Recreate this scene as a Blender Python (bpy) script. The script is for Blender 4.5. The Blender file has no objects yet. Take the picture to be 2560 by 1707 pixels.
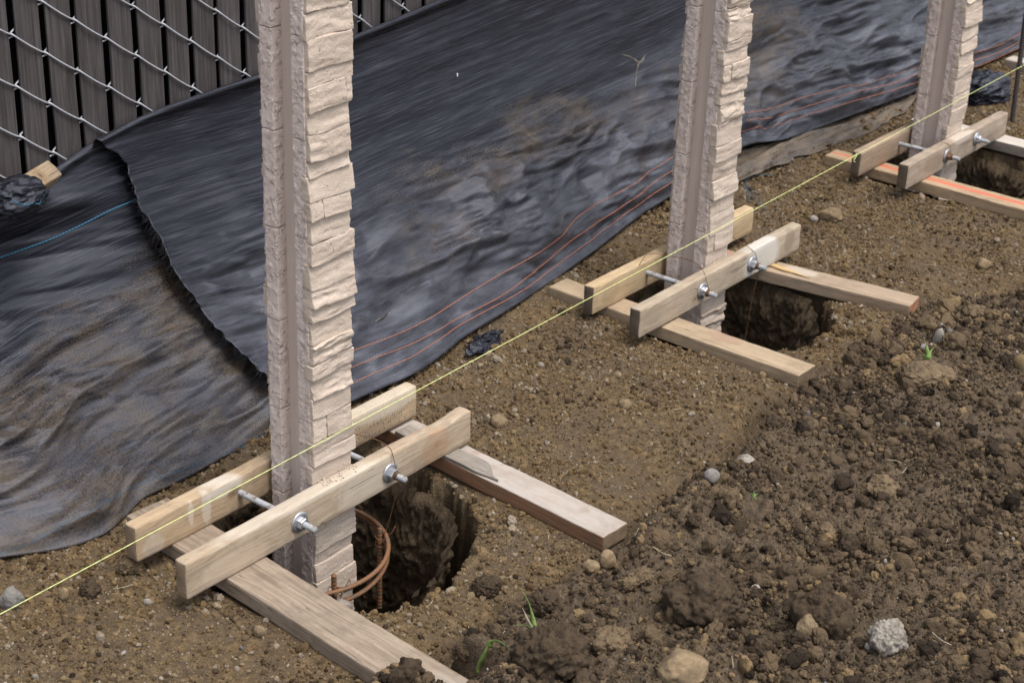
import bpy, bmesh, math, random
import numpy as np
from mathutils import Vector, Matrix
random.seed(7); RNG = np.random.default_rng(11)
R = math.radians
S = bpy.context.scene
COL = S.collection

# ------------------------------------------------------------------ camera
CF, CP, CY, CR = 4332.23, 0.450291, 0.660822, 0.038743
CC = np.array([-2.34482, -2.38956, 2.15249])
FW = np.array([math.cos(CP)*math.cos(CY), math.cos(CP)*math.sin(CY), -math.sin(CP)])
_rt = np.array([math.sin(CY), -math.cos(CY), 0.0]); _up = np.cross(_rt, FW)
RT = math.cos(CR)*_rt + math.sin(CR)*_up
UP = -math.sin(CR)*_rt + math.cos(CR)*_up
cd = bpy.data.cameras.new('camera'); cam = bpy.data.objects.new('camera', cd); COL.objects.link(cam)
M = Matrix(((RT[0], UP[0], -FW[0], CC[0]), (RT[1], UP[1], -FW[1], CC[1]), (RT[2], UP[2], -FW[2], CC[2]), (0, 0, 0, 1)))
cam.matrix_world = M
cd.sensor_width = 36.0; cd.sensor_fit = 'HORIZONTAL'
cd.lens = 36.0*CF/2560.0
cd.clip_end = 500.0; cd.clip_start = 0.05
cd.dof.use_dof = True; cd.dof.focus_distance = 3.95; cd.dof.aperture_fstop = 8.0
S.camera = cam
def ray(px, py):                       # photograph pixel (2352 px wide view) to direction
    px *= 2560/2352; py *= 2560/2352
    return FW + RT*(px-1280)/CF - UP*(py-853.5)/CF
def onz(px, py, z=0.0):
    d = ray(px, py); return CC + d*(z-CC[2])/d[2]
def ony(px, py, y):
    d = ray(px, py); return CC + d*(y-CC[1])/d[1]

# ------------------------------------------------------------------ world, sun, exposure
SUN_DIR = Vector((0.02, -0.36, 0.93)).normalized()      # towards the sun
W = bpy.data.worlds.new('World'); S.world = W; W.use_nodes = True
wn = W.node_tree.nodes; wl = W.node_tree.links
bg = wn['Background']; sky = wn.new('ShaderNodeTexSky'); sky.sky_type = 'NISHITA'
sky.sun_disc = False; sky.sun_elevation = math.asin(SUN_DIR.z); sky.sun_rotation = math.atan2(SUN_DIR.x, SUN_DIR.y)
sky.air_density = 1.0; sky.dust_density = 3.0; sky.ozone_density = 1.0
hs = wn.new('ShaderNodeHueSaturation'); hs.inputs['Saturation'].default_value = 0.40
wl.new(sky.outputs[0], hs.inputs['Color']); wl.new(hs.outputs[0], bg.inputs[0])
bg.inputs[1].default_value = 0.15
sl = bpy.data.lights.new('sun', 'SUN'); sl.energy = 1.5; sl.angle = R(22); sl.color = (1.0, 0.965, 0.92)
so = bpy.data.objects.new('sun', sl); COL.objects.link(so)
so.rotation_euler = SUN_DIR.to_track_quat('Z', 'Y').to_euler(); so.location = (1, -3, 6)
S.view_settings.view_transform = 'Standard'; S.view_settings.look = 'None'
S.view_settings.exposure = 0.86; S.view_settings.gamma = 1.0; S.view_settings.use_curve_mapping = False

# ------------------------------------------------------------------ noise
def _hash(ix, iy, iz, s):
    h = (ix.astype(np.int64)*374761393 + iy.astype(np.int64)*668265263 + iz.astype(np.int64)*1440662683 + s*974634777) & 0xffffffff
    h = ((h ^ (h >> 13))*1274126177) & 0xffffffff
    h = ((h ^ (h >> 16))*2246822519) & 0xffffffff
    return ((h ^ (h >> 15)) & 0xffffff)/float(0xffffff)*2-1
def vn(x, y, z, s=0):
    x = np.asarray(x, float); y = np.asarray(y, float) + 0*x; z = np.asarray(z, float) + 0*x
    x0, y0, z0 = np.floor(x), np.floor(y), np.floor(z)
    fx, fy, fz = x-x0, y-y0, z-z0
    fx, fy, fz = [t*t*t*(t*(t*6-15)+10) for t in (fx, fy, fz)]
    r = 0
    for a in (0, 1):
        for b in (0, 1):
            for c in (0, 1):
                w = (fx if a else 1-fx)*(fy if b else 1-fy)*(fz if c else 1-fz)
                r = r + w*_hash(x0+a, y0+b, z0+c, s)
    return r
def fbm(x, y, z=0.0, o=4, s=0, g=0.5):
    r = 0; a = 1.0; t = 0
    for i in range(o):
        r = r + a*vn(x*2.03**i+i*7.1, np.asarray(y)*2.03**i-i*3.3, np.asarray(z)*2.03**i, s+i); t += a; a *= g
    return r/t
def sstep(e0, e1, x):
    t = np.clip((np.asarray(x, float)-e0)/(e1-e0), 0, 1); return t*t*(3-2*t)

# ------------------------------------------------------------------ mesh helpers
def mesh_from(verts, faces, smooth=True):
    me = bpy.data.meshes.new('m')
    me.from_pydata([tuple(v) for v in verts], [], [tuple(f) for f in faces])
    if smooth: me.polygons.foreach_set('use_smooth', [True]*len(me.polygons))
    me.update(); return me
def link(name, me, mat=None, parent=None, loc=None, rot=None):
    me.name = name
    o = bpy.data.objects.new(name, me); COL.objects.link(o)
    if mat is not None and not me.materials:
        for m in (mat if isinstance(mat, (list, tuple)) else [mat]): me.materials.append(m)
    if parent is not None: o.parent = parent
    if loc is not None: o.location = loc
    if rot is not None: o.rotation_euler = rot
    return o
def empty(name, loc=(0, 0, 0), rot=(0, 0, 0)):
    o = bpy.data.objects.new(name, None); COL.objects.link(o); o.location = loc; o.rotation_euler = rot
    o.empty_display_size = 0.05; return o
def tag(o, label, cat, group=None):
    o['label'] = label; o['category'] = cat
    if group: o['group'] = group
    return o
def struct(o): o['kind'] = 'structure'; return o
def stuff(o): o['kind'] = 'stuff'; return o
def lines(h, r, n):
    a = [-h, -h+r*0.35, -h+r]; b = [h-r, h-r*0.35, h]
    m = list(np.linspace(-h+r, h-r, n+1)[1:-1])
    return np.array(a+m+b)
def rbox(sx, sy, sz, r=0.004, n=(4, 2, 2), disp=None):
    """rounded, subdivided box centred at the origin; disp(P)->P moves the vertices"""
    X, Y, Z = lines(sx/2, r, n[0]), lines(sy/2, r, n[1]), lines(sz/2, r, n[2])
    vid = {}; V = []; F = []
    def v(i, j, k):
        key = (i, j, k)
        if key not in vid: vid[key] = len(V); V.append((X[i], Y[j], Z[k]))
        return vid[key]
    I, J, K = len(X)-1, len(Y)-1, len(Z)-1
    for i in range(I):
        for j in range(J):
            F.append((v(i, j, 0), v(i, j+1, 0), v(i+1, j+1, 0), v(i+1, j, 0)))
            F.append((v(i, j, K), v(i+1, j, K), v(i+1, j+1, K), v(i, j+1, K)))
    for i in range(I):
        for k in range(K):
            F.append((v(i, 0, k), v(i+1, 0, k), v(i+1, 0, k+1), v(i, 0, k+1)))
            F.append((v(i, J, k), v(i, J, k+1), v(i+1, J, k+1), v(i+1, J, k)))
    for j in range(J):
        for k in range(K):
            F.append((v(0, j, k), v(0, j, k+1), v(0, j+1, k+1), v(0, j+1, k)))
            F.append((v(I, j, k), v(I, j+1, k), v(I, j+1, k+1), v(I, j, k+1)))
    P = np.array(V); h = np.array([sx, sy, sz])/2-r
    Q = np.clip(P, -h, h); D = P-Q; L = np.linalg.norm(D, axis=1); L[L == 0] = 1
    P = Q + D/L[:, None]*r
    if disp is not None: P = disp(P)
    return P, F
def catmull(pts, step):
    P = [np.array(p, float) for p in pts]; P = [2*P[0]-P[1]]+P+[2*P[-1]-P[-2]]
    out = []
    for i in range(1, len(P)-2):
        n = max(2, int(np.linalg.norm(P[i+1]-P[i])/step))
        for k in range(n):
            t = k/n
            out.append(0.5*((2*P[i])+(P[i+1]-P[i-1])*t+(2*P[i-1]-5*P[i]+4*P[i+1]-P[i+2])*t*t+(3*P[i]-P[i-1]-3*P[i+1]+P[i+2])*t**3))
    out.append(P[-2]); return np.array(out)
def tube_geo(path, rad, n=6, closed=False):
    path = np.asarray(path, float); m = len(path)
    rad = np.full(m, rad) if np.isscalar(rad) else np.asarray(rad)
    T = np.gradient(path, axis=0)
    if closed: T = np.roll(path, -1, 0)-np.roll(path, 1, 0)
    T /= np.linalg.norm(T, axis=1)[:, None]+1e-12
    a = np.array([0, 0, 1.0]) if abs(T[0][2]) < 0.9 else np.array([1.0, 0, 0])
    u = np.cross(T[0], a); u /= np.linalg.norm(u)
    V = []
    for i in range(m):
        u = u - T[i]*(u@T[i]); u /= np.linalg.norm(u); w = np.cross(T[i], u)
        for k in range(n):
            an = 2*math.pi*k/n; V.append(path[i]+rad[i]*(math.cos(an)*u+math.sin(an)*w))
    F = []
    for i in range(m if closed else m-1):
        j = (i+1) % m
        for k in range(n):
            F.append((i*n+k, i*n+(k+1) % n, j*n+(k+1) % n, j*n+k))
    if not closed:
        F.append(tuple(range(n))[::-1]); F.append(tuple((m-1)*n+k for k in range(n)))
    return np.array(V), F
def tube(path, rad, n=6, closed=False): return mesh_from(*tube_geo(path, rad, n, closed))
def join_geo(parts):
    V = []; F = []; o = 0
    for v, f in parts:
        V.append(np.asarray(v)); F += [tuple(i+o for i in q) for q in f]; o += len(v)
    return np.concatenate(V), F
def lathe_y(profile, n=16):
    """profile of (radius, y): closed solid round the y axis"""
    V = []; F = []; m = len(profile)
    for r, y in profile:
        for k in range(n):
            a = 2*math.pi*k/n; V.append((r*math.cos(a), y, r*math.sin(a)))
    for i in range(m-1):
        for k in range(n):
            F.append((i*n+k, (i+1)*n+k, (i+1)*n+(k+1) % n, i*n+(k+1) % n))
    F.append(tuple(range(n))); F.append(tuple((m-1)*n+k for k in range(n))[::-1])
    return np.array(V), F
_ico = {}
def ico(sub):
    if sub not in _ico:
        bm = bmesh.new(); bmesh.ops.create_icosphere(bm, subdivisions=sub, radius=1.0)
        _ico[sub] = (np.array([v.co[:] for v in bm.verts]), [tuple(v.index for v in f.verts) for f in bm.faces]); bm.free()
    V, F = _ico[sub]; return V.copy(), F
def rock_geo(size, seed, rough=0.3, sub=3, facet=0.0, crumb=0.0):
    P, F = ico(sub)
    o = seed*13.37
    d = 1+rough*fbm(P[:, 0]*1.3+o, P[:, 1]*1.3, P[:, 2]*1.3, 3, seed)
    if facet:
        rs = np.random.default_rng(seed)
        for q in range(9):
            nn = rs.normal(size=3); nn /= np.linalg.norm(nn); c = rs.uniform(0.62, 0.9)
            dot = P@nn; d = np.where(dot*d > c, d*(1-facet)+facet*c/np.maximum(dot, 0.2), d)
    if crumb:
        d = d + crumb*fbm(P[:, 0]*5+o, P[:, 1]*5, P[:, 2]*5, 3, seed+5, 0.7) + crumb*0.5*np.abs(vn(P[:, 0]*11+o, P[:, 1]*11, P[:, 2]*11, seed+9))
    return P*d[:, None]*np.array(size), F

# ------------------------------------------------------------------ node helpers
class Mat:
    def __init__(s, name, rough=0.8, spec=0.3):
        s.m = bpy.data.materials.new(name); s.m.use_nodes = True; s.t = s.m.node_tree
        s.b = s.t.nodes['Principled BSDF']; s.b.inputs['Roughness'].default_value = rough
        s.b.inputs['Specular IOR Level'].default_value = spec
        s._tc = None
    def nd(s, typ, ins=None, **props):
        n = s.t.nodes.new('ShaderNode'+typ)
        for k, v in props.items(): setattr(n, k, v)
        for k, v in (ins or {}).items():
            if isinstance(v, bpy.types.NodeSocket): s.t.links.new(v, n.inputs[k])
            else: n.inputs[k].default_value = v
        return n
    @property
    def obj(s):
        if s._tc is None: s._tc = s.nd('TexCoord')
        return s._tc.outputs['Object']
    def rnd_obj(s):
        oi = s.nd('ObjectInfo'); a = s.math('MULTIPLY', oi.outputs['Random'], 37.0)
        cx = s.nd('CombineXYZ', {0: a, 1: a, 2: a})
        return s.nd('VectorMath', {0: s.obj, 1: cx.outputs[0]}, operation='ADD').outputs[0]
    def math(s, op, a, b=0.0, clamp=False):
        n = s.nd('Math', {0: a, 1: b}, operation=op); n.use_clamp = clamp; return n.outputs[0]
    def map(s, vec, scale=(1, 1, 1), loc=(0, 0, 0), rot=(0, 0, 0)):
        return s.nd('Mapping', {'Vector': vec, 'Scale': scale, 'Location': loc, 'Rotation': rot}).outputs[0]
    def noise(s, vec, scale=5.0, detail=4.0, rough=0.55, dist=0.0):
        return s.nd('TexNoise', {'Vector': vec, 'Scale': scale, 'Detail': detail, 'Roughness': rough, 'Distortion': dist}).outputs[0]
    def ramp(s, fac, stops, interp='LINEAR'):
        n = s.nd('ValToRGB', {0: fac}); cr = n.color_ramp; cr.interpolation = interp
        while len(cr.elements) < len(stops): cr.elements.new(0.5)
        for e, (p, c) in zip(cr.elements, stops):
            e.position = p; e.color = (c, c, c, 1) if np.isscalar(c) else (*c, 1)
        return n.outputs[0]
    def mix(s, fac, a, b, mode='MIX'):
        n = s.nd('MixRGB', {0: fac, 1: a if isinstance(a, bpy.types.NodeSocket) else (*a, 1), 2: b if isinstance(b, bpy.types.NodeSocket) else (*b, 1)}, blend_type=mode)
        return n.outputs[0]
    def bump(s, h, strength=0.5, dist=0.002, normal=None):
        ins = {'Height': h, 'Strength': strength, 'Distance': dist}
        if normal is not None: ins['Normal'] = normal
        return s.nd('Bump', ins).outputs[0]
    def out(s, color=None, rough=None, normal=None, metal=None):
        L = s.t.links
        if color is not None:
            if isinstance(color, bpy.types.NodeSocket): L.new(color, s.b.inputs['Base Color'])
            else: s.b.inputs['Base Color'].default_value = (*color, 1)
        if rough is not None:
            if isinstance(rough, bpy.types.NodeSocket): L.new(rough, s.b.inputs['Roughness'])
            else: s.b.inputs['Roughness'].default_value = rough
        if normal is not None: L.new(normal, s.b.inputs['Normal'])
        if metal is not None: s.b.inputs['Metallic'].default_value = metal
        return s.m
    def attr(s, name, inst=False):
        return s.nd('Attribute', attribute_name=name, attribute_type='INSTANCER' if inst else 'GEOMETRY').outputs['Fac']
    def blob(s, vec, c, h, soft=0.25, warp=0.15, wscale=30.0):
        """soft-edged patch round c with half sizes h, edge broken by noise"""
        d = s.nd('VectorMath', {0: vec, 1: c}, operation='SUBTRACT').outputs[0]
        d = s.nd('VectorMath', {0: d, 1: tuple(1/x for x in h)}, operation='MULTIPLY').outputs[0]
        l = s.nd('VectorMath', {0: d}, operation='LENGTH').outputs['Value']
        nz = s.math('MULTIPLY', s.math('SUBTRACT', s.noise(vec, wscale, 4), 0.5), warp*4)
        l = s.math('ADD', l, nz)
        return s.nd('MapRange', {'Value': l, 1: 1-soft, 2: 1+soft, 3: 1.0, 4: 0.0}).outputs[0]

# ------------------------------------------------------------------ materials
def soil_color(m, vec, berm, tint=None):
    n1 = m.noise(vec, 7, 5, 0.6); n2 = m.noise(vec, 45, 5, 0.65); n3 = m.noise(vec, 260, 3, 0.6)
    tan = m.ramp(n2, [(0.28, (0.0364, 0.0237, 0.0111)), (0.5, (0.0933, 0.0603, 0.0277)), (0.72, (0.2062, 0.1370, 0.0656))])
    tan2 = m.mix(m.ramp(n1, [(0.38, 0.0), (0.62, 1.0)]), tan, m.mix(0.65, tan, (0.062, 0.046, 0.033)))
    drk = m.ramp(n2, [(0.28, (0.0213, 0.0157, 0.0105)), (0.5, (0.0609, 0.0423, 0.0272)), (0.75, (0.1375, 0.0964, 0.0577))])
    c = m.mix(berm, tan2, drk)
    c = m.mix(m.ramp(n3, [(0.35, 0.0), (0.75, 0.5)]), c, m.mix(0.5, c, (0.34, 0.27, 0.19)))
    return c, n2, n3
def make_soil():
    m = Mat('soil', 0.95, 0.12)
    c, n2, n3 = soil_color(m, m.obj, m.attr('berm'))
    n4 = m.noise(m.obj, 120, 4, 0.7)
    h = m.math('ADD', m.math('MULTIPLY', n4, 1.0), m.math('MULTIPLY', n3, 0.6))
    return m.out(c, None, m.bump(h, 0.9, 0.006))
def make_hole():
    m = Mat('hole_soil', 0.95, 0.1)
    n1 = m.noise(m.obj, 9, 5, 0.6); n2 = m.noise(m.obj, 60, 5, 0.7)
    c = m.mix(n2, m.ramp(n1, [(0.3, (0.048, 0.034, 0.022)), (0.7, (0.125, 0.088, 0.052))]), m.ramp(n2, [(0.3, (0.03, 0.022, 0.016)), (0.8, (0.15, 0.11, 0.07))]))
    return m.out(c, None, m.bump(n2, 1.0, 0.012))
def make_clod(name='soil_clods'):
    m = Mat(name, 0.95, 0.12)
    t = m.attr('tint', True); b = m.attr('dark', True)
    geo = m.nd('NewGeometry')
    v = m.map(geo.outputs['Position'], (1, 1, 1))
    n3 = m.noise(v, 220, 4, 0.65)
    tan = m.ramp(t, [(0.0, (0.0346, 0.0229, 0.0130)), (0.35, (0.0999, 0.0649, 0.0323)), (0.8, (0.2183, 0.1479, 0.0748)), (0.93, (0.3078, 0.2466, 0.1756)), (0.97, (0.1679, 0.1508, 0.1386)), (1.0, (0.3358, 0.2923, 0.2402))])
    drk = m.ramp(t, [(0.0, (0.0213, 0.0157, 0.0115)), (0.45, (0.0619, 0.0433, 0.0284)), (0.85, (0.1375, 0.0964, 0.0568)), (0.95, (0.2168, 0.1494, 0.0777)), (0.985, (0.1258, 0.1228, 0.1260)), (1.0, (0.3194, 0.2851, 0.2415))])
    c = m.mix(b, tan, drk)
    c = m.mix(m.ramp(n3, [(0.3, 0.55), (0.7, 0.0)]), c, m.mix(0.75, c, (0.02, 0.015, 0.01)))
    return m.out(c, None, m.bump(n3, 0.7, 0.003))
def make_rock(name, a, b, scale=40, bump=0.004, dirt=0.35):
    m = Mat(name, 0.9, 0.2); v = m.rnd_obj()
    n = m.noise(v, scale, 6, 0.7); n2 = m.noise(v, scale*5, 4, 0.7)
    c = m.ramp(n, [(0.3, a), (0.7, b)])
    c = m.mix(m.math('MULTIPLY', m.ramp(m.noise(v, scale*0.7, 5, 0.6), [(0.45, 0.0), (0.62, 1.0)]), dirt), c, (0.085, 0.062, 0.042))
    c = m.mix(m.ramp(n2, [(0.3, 0.4), (0.6, 0.0)]), c, m.mix(0.7, c, (0.02, 0.017, 0.013)))
    return m.out(c, None, m.bump(m.math('ADD', n, m.math('MULTIPLY', n2, 0.4)), 0.8, bump))
def make_concrete():
    m = Mat('cast_concrete', 0.88, 0.25); v = m.rnd_obj()
    n = m.noise(v, 14, 5, 0.6); n2 = m.noise(v, 130, 4, 0.65); n3 = m.noise(v, 420, 3, 0.6)
    c = m.ramp(n, [(0.25, (0.43, 0.345, 0.275)), (0.55, (0.53, 0.435, 0.353)), (0.8, (0.60, 0.50, 0.415))])
    pits = m.nd('TexVoronoi', {'Vector': v, 'Scale': 75.0}).outputs['Distance']
    pm = m.math('MULTIPLY', m.ramp(pits, [(0.07, 1.0), (0.14, 0.0)]), m.ramp(m.noise(v, 33, 3), [(0.50, 0.0), (0.58, 1.0)]))
    c = m.mix(m.math('MULTIPLY', pm, 0.75), c, (0.13, 0.095, 0.075))
    c = m.mix(m.ramp(n3, [(0.3, 0.25), (0.6, 0.0)]), c, m.mix(0.5, c, (0.2, 0.16, 0.13)))
    h = m.math('SUBTRACT', m.math('ADD', m.math('MULTIPLY', n2, 0.7), m.math('MULTIPLY', n3, 0.25)), m.math('MULTIPLY', pm, 0.8))
    return m.out(c, None, m.bump(h, 0.9, 0.004))
def make_flange():
    m = Mat('pitted_concrete', 0.85, 0.28); v = m.rnd_obj()
    n = m.noise(v, 12, 4, 0.6); n2 = m.noise(v, 85, 3, 0.55, 0.8); n3 = m.noise(v, 300, 3, 0.6)
    c = m.ramp(n, [(0.3, (0.57, 0.468, 0.415)), (0.7, (0.66, 0.555, 0.495))])
    c = m.mix(m.ramp(n3, [(0.3, 0.3), (0.6, 0.0)]), c, m.mix(0.5, c, (0.2, 0.16, 0.14)))
    bub = m.nd('TexVoronoi', {'Vector': m.map(v, (1, 1, 0.7)), 'Scale': 70.0}, feature='SMOOTH_F1').outputs['Distance']
    h = m.math('ADD', m.math('MULTIPLY', m.ramp(bub, [(0.1, 1.0), (0.5, 0.0)]), m.ramp(n2, [(0.45, 0.0), (0.6, 1.0)])), m.math('MULTIPLY', n2, 0.5))
    return m.out(c, None, m.bump(h, 0.8, 0.005))
def make_core():
    m = Mat('smooth_concrete', 0.8, 0.3); v = m.rnd_obj()
    n = m.noise(m.map(v, (1, 1, 0.12)), 40, 4, 0.6); n2 = m.noise(v, 300, 3, 0.6)
    c = m.ramp(n, [(0.3, (0.52, 0.425, 0.368)), (0.7, (0.60, 0.50, 0.435))])
    pits = m.nd('TexVoronoi', {'Vector': v, 'Scale': 60.0}).outputs['Distance']
    pm = m.math('MULTIPLY', m.ramp(pits, [(0.05, 1.0), (0.1, 0.0)]), m.ramp(m.noise(v, 25, 3), [(0.55, 0.0), (0.62, 1.0)]))
    c = m.mix(m.math('MULTIPLY', pm, 0.6), c, (0.12, 0.09, 0.08))
    return m.out(c, None, m.bump(n2, 0.25, 0.002))
def make_wood(name, dark, light, grey=0.0, blobs=(), knots=(), dirt=0.35, grain=1.0, end=False, speck=None, top=None):
    """blobs: (centre, half sizes, colour, strength, edge noise scale); knots: centres, local coordinates"""
    m = Mat(name, 0.78, 0.25)
    v = m.obj
    if end:
        d = m.nd('VectorMath', {0: v, 1: (1.0, 0.06, 0.11)}, operation='SUBTRACT').outputs[0]
        d = m.nd('VectorMath', {0: d, 1: (0, 1, 1)}, operation='MULTIPLY').outputs[0]
        l = m.nd('VectorMath', {0: d}, operation='LENGTH').outputs['Value']
        r = m.math('ADD', m.math('MULTIPLY', l, 260.0*grain), m.math('MULTIPLY', m.noise(v, 30, 3), 3.0))
        w = m.math('FRACT', r); n = m.noise(v, 300, 3, 0.6)
        c = m.mix(m.math('MULTIPLY', w, 0.6), light, dark)
        c = m.mix(m.ramp(m.noise(v, 35, 5), [(0.35, 0.0), (0.75, 0.6)]), c, (0.07, 0.055, 0.042))
        return m.out(c, None, m.bump(n, 0.5, 0.002))
    wv = m.noise(m.map(v, (1.2, 9, 9)), 3.0, 2, 0.5)
    warp = m.nd('CombineXYZ', {0: 0.0, 1: m.math('MULTIPLY', wv, 0.05), 2: m.math('MULTIPLY', wv, 0.05)}).outputs[0]
    vv = m.nd('VectorMath', {0: v, 1: warp}, operation='ADD').outputs[0]
    g1 = m.noise(m.map(vv, (2.2, 70*grain, 70*grain)), 2.0, 5, 0.6)
    g2 = m.noise(m.map(vv, (6, 260, 260)), 2.0, 3, 0.6)
    c = m.ramp(g1, [(0.3, dark), (0.5, tuple((a+b)/2 for a, b in zip(dark, light))), (0.68, light)])
    c = m.mix(m.ramp(g2, [(0.35, 0.35), (0.6, 0.0)]), c, m.mix(0.6, c, dark))
    if grey: c = m.mix(grey, c, m.ramp(g1, [(0.3, (0.20, 0.178, 0.15)), (0.7, (0.33, 0.30, 0.26))]))
    for kx, ky, kz in knots:
        d = m.nd('VectorMath', {0: v, 1: (kx, ky, kz)}, operation='SUBTRACT').outputs[0]
        d = m.nd('VectorMath', {0: d, 1: (30, 24, 42)}, operation='MULTIPLY').outputs[0]
        l = m.math('ADD', m.nd('VectorMath', {0: d}, operation='LENGTH').outputs['Value'], m.math('MULTIPLY', m.noise(v, 60, 3), 0.5))
        rings = m.ramp(m.math('FRACT', m.math('MULTIPLY', l, 2.4)), [(0.0, 0.0), (0.5, 0.5), (1.0, 0.1)])
        kc = m.mix(rings, tuple(x*1.05 for x in dark), tuple(x*0.55 for x in dark))
        c = m.mix(m.math('MULTIPLY', m.ramp(l, [(0.55, 1.0), (1.35, 0.0)]), 0.8), c, kc)
        c = m.mix(m.ramp(l, [(0.25, 0.85), (0.5, 0.0)]), c, (0.09, 0.055, 0.035))
    ck = m.noise(m.map(vv, (2.6, 110, 110), (3.3, 1.7, 0.4)), 1.3, 3, 0.5)
    c = m.mix(m.math('MULTIPLY', m.ramp(ck, [(0.665, 0.0), (0.70, 1.0)]), 0.7), c, tuple(x*0.35 for x in dark))
    dn = m.noise(v, 22, 6, 0.65)
    c = m.mix(m.math('MULTIPLY', m.ramp(dn, [(0.48, 0.0), (0.66, 1.0)]), dirt), c, (0.135, 0.105, 0.077))
    sp = m.noise(v, 190, 3, 0.6)
    c = m.mix(m.math('MULTIPLY', m.ramp(sp, [(0.62, 0.0), (0.70, 1.0)]), dirt), c, (0.08, 0.062, 0.045))
    if top:
        sz = m.nd('SeparateXYZ', {0: v}).outputs[2]
        tm = m.nd('MapRange', {'Value': m.math('ADD', sz, m.math('MULTIPLY', m.math('SUBTRACT', m.noise(v, 40, 4), 0.5), 0.004)), 1: 0.0165, 2: 0.0195, 3: 0.0, 4: 1.0}).outputs[0]
        c = m.mix(m.math('MULTIPLY', tm, m.math('MULTIPLY', m.ramp(m.noise(m.map(v, (1, 3, 3)), 9, 5, 0.65), [(0.3, 0.55), (0.6, 1.0)]), top[1])), c, top[0])
    if speck:
        sv = m.noise(m.map(v, (1, 1, 0.6)), 150, 4, 0.7)
        c = m.mix(m.math('MULTIPLY', m.ramp(sv, [(0.545, 0.0), (0.575, 0.85)]), m.blob(v, speck[0], speck[1], 0.4, 0.1)), c, (0.10, 0.105, 0.115))
    for bc, bh, col, st, ws in blobs:
        c = m.mix(m.math('MULTIPLY', m.blob(v, bc, bh, 0.15, 0.18, ws), st), c, col)
    h = m.math('SUBTRACT', m.math('ADD', m.math('MULTIPLY', g1, 0.7), m.math('MULTIPLY', g2, 0.5)), m.ramp(ck, [(0.66, 0.0), (0.70, 1.2)]))
    return m.out(c, None, m.bump(h, 0.45, 0.0024))
def make_tarp(name, hue=1.0, dirtcol=(0.200, 0.140, 0.074)):
    """u = metres along the fence, v = metres up the sheet"""
    m = Mat(name, 0.4, 0.37)
    m.b.inputs['Specular Tint'].default_value = (0.82, 0.87, 1.0, 1)
    uv = m.nd('UVMap').outputs[0]
    streak = m.noise(m.map(uv, (1.1, 75, 1)), 1.0, 5, 0.62)
    streak2 = m.noise(m.map(uv, (7.0, 330, 1)), 1.0, 3, 0.6)
    big = m.noise(uv, 3.5, 4, 0.6)
    sep = m.nd('SeparateXYZ', {0: uv})
    wu = m.math('SINE', m.math('MULTIPLY', sep.outputs[0], 2*math.pi/0.0060))
    wvv = m.math('SINE', m.math('MULTIPLY', sep.outputs[1], 2*math.pi/0.0034))
    weave = m.math('MULTIPLY', wu, wvv)
    c = m.ramp(streak, [(0.30, (0.0030, 0.0030, 0.0042)), (0.52, (0.0070, 0.0070, 0.0098)), (0.72, (0.030, 0.030, 0.039))])
    c = m.mix(m.ramp(streak2, [(0.52, 0.0), (0.70, 0.5)]), c, (0.085, 0.087, 0.11))
    c = m.mix(1.0, c, m.nd('MapRange', {'Value': weave, 1: -1.0, 2: 1.0, 3: 0.3, 4: 1.9}).outputs[0], 'MULTIPLY')
    c = m.mix(m.math('MULTIPLY', m.attr('painted_sheen'), m.ramp(m.noise(m.map(uv, (1.5, 4, 1)), 5, 5, 0.65), [(0.35, 0.15), (0.65, 0.75)])), c, m.mix(1.0, (0.085, 0.087, 0.102), m.nd('MapRange', {'Value': weave, 1: -1.0, 2: 1.0, 3: 0.5, 4: 1.4}).outputs[0], 'MULTIPLY'))  # pale sheen of the lower sheet, painted into its base colour
    dirt = m.attr('dirt')
    dn = m.noise(m.map(uv, (0.8, 1.5, 1)), 7, 7, 0.75); df = m.noise(m.map(uv, (1.3, 1, 1)), 170, 4, 0.75)
    dsm = m.noise(m.map(uv, (1.2, 6, 1)), 9, 4, 0.65)
    f = m.math('ADD', m.math('ADD', m.math('MULTIPLY', dn, 1.0), m.math('MULTIPLY', df, 1.05)), m.math('MULTIPLY', dsm, 0.35))
    f = m.math('ADD', f, m.math('SUBTRACT', m.math('MULTIPLY', dirt, 0.70), 0.63))
    mask = m.nd('MapRange', {'Value': f, 1: 1.0, 2: 1.40, 3: 0.0, 4: 0.62}).outputs[0]
    mask = m.math('MULTIPLY', mask, m.ramp(dirt, [(0.02, 0.0), (0.2, 1.0)]))
    c = m.mix(mask, c, m.ramp(df, [(0.3, tuple(x*0.5 for x in dirtcol)), (0.7, dirtcol)]))
    rg = m.math('ADD', m.ramp(streak, [(0.3, 0.20), (0.7, 0.33)]), m.math('MULTIPLY', mask, 0.4))
    h = m.math('ADD', m.math('MULTIPLY', weave, 0.50), m.math('MULTIPLY', streak, 0.40))
    nb = m.bump(h, 0.38, 0.0018)
    return m.out(c, rg, nb)
def make_plain(name, col, rough=0.6, spec=0.4, metal=0.0, var=0.3, scale=60, bump=0.0):
    m = Mat(name, rough, spec); v = m.obj; n = m.noise(v, scale, 4, 0.6)
    c = m.ramp(n, [(0.3, tuple(x*(1-var) for x in col)), (0.7, tuple(min(1, x*(1+var)) for x in col))])
    return m.out(c, None, m.bump(n, 0.4, bump) if bump else None, metal)
def make_rust(name, base, rust, amount):
    m = Mat(name, 0.6, 0.4); v = m.obj
    n = m.noise(v, 70, 5, 0.65); n2 = m.noise(v, 400, 3, 0.6)
    f = m.ramp(n, [(0.62-amount*0.5, 0.0), (0.78-amount*0.5, 1.0)])
    c = m.mix(f, base, m.ramp(n2, [(0.3, tuple(x*0.5 for x in rust)), (0.7, rust)]))
    return m.out(c, 0.7, m.bump(n2, 0.4, 0.001))
MT = {}
MT['soil'] = make_soil(); MT['hole'] = make_hole(); MT['clod'] = make_clod()
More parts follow.
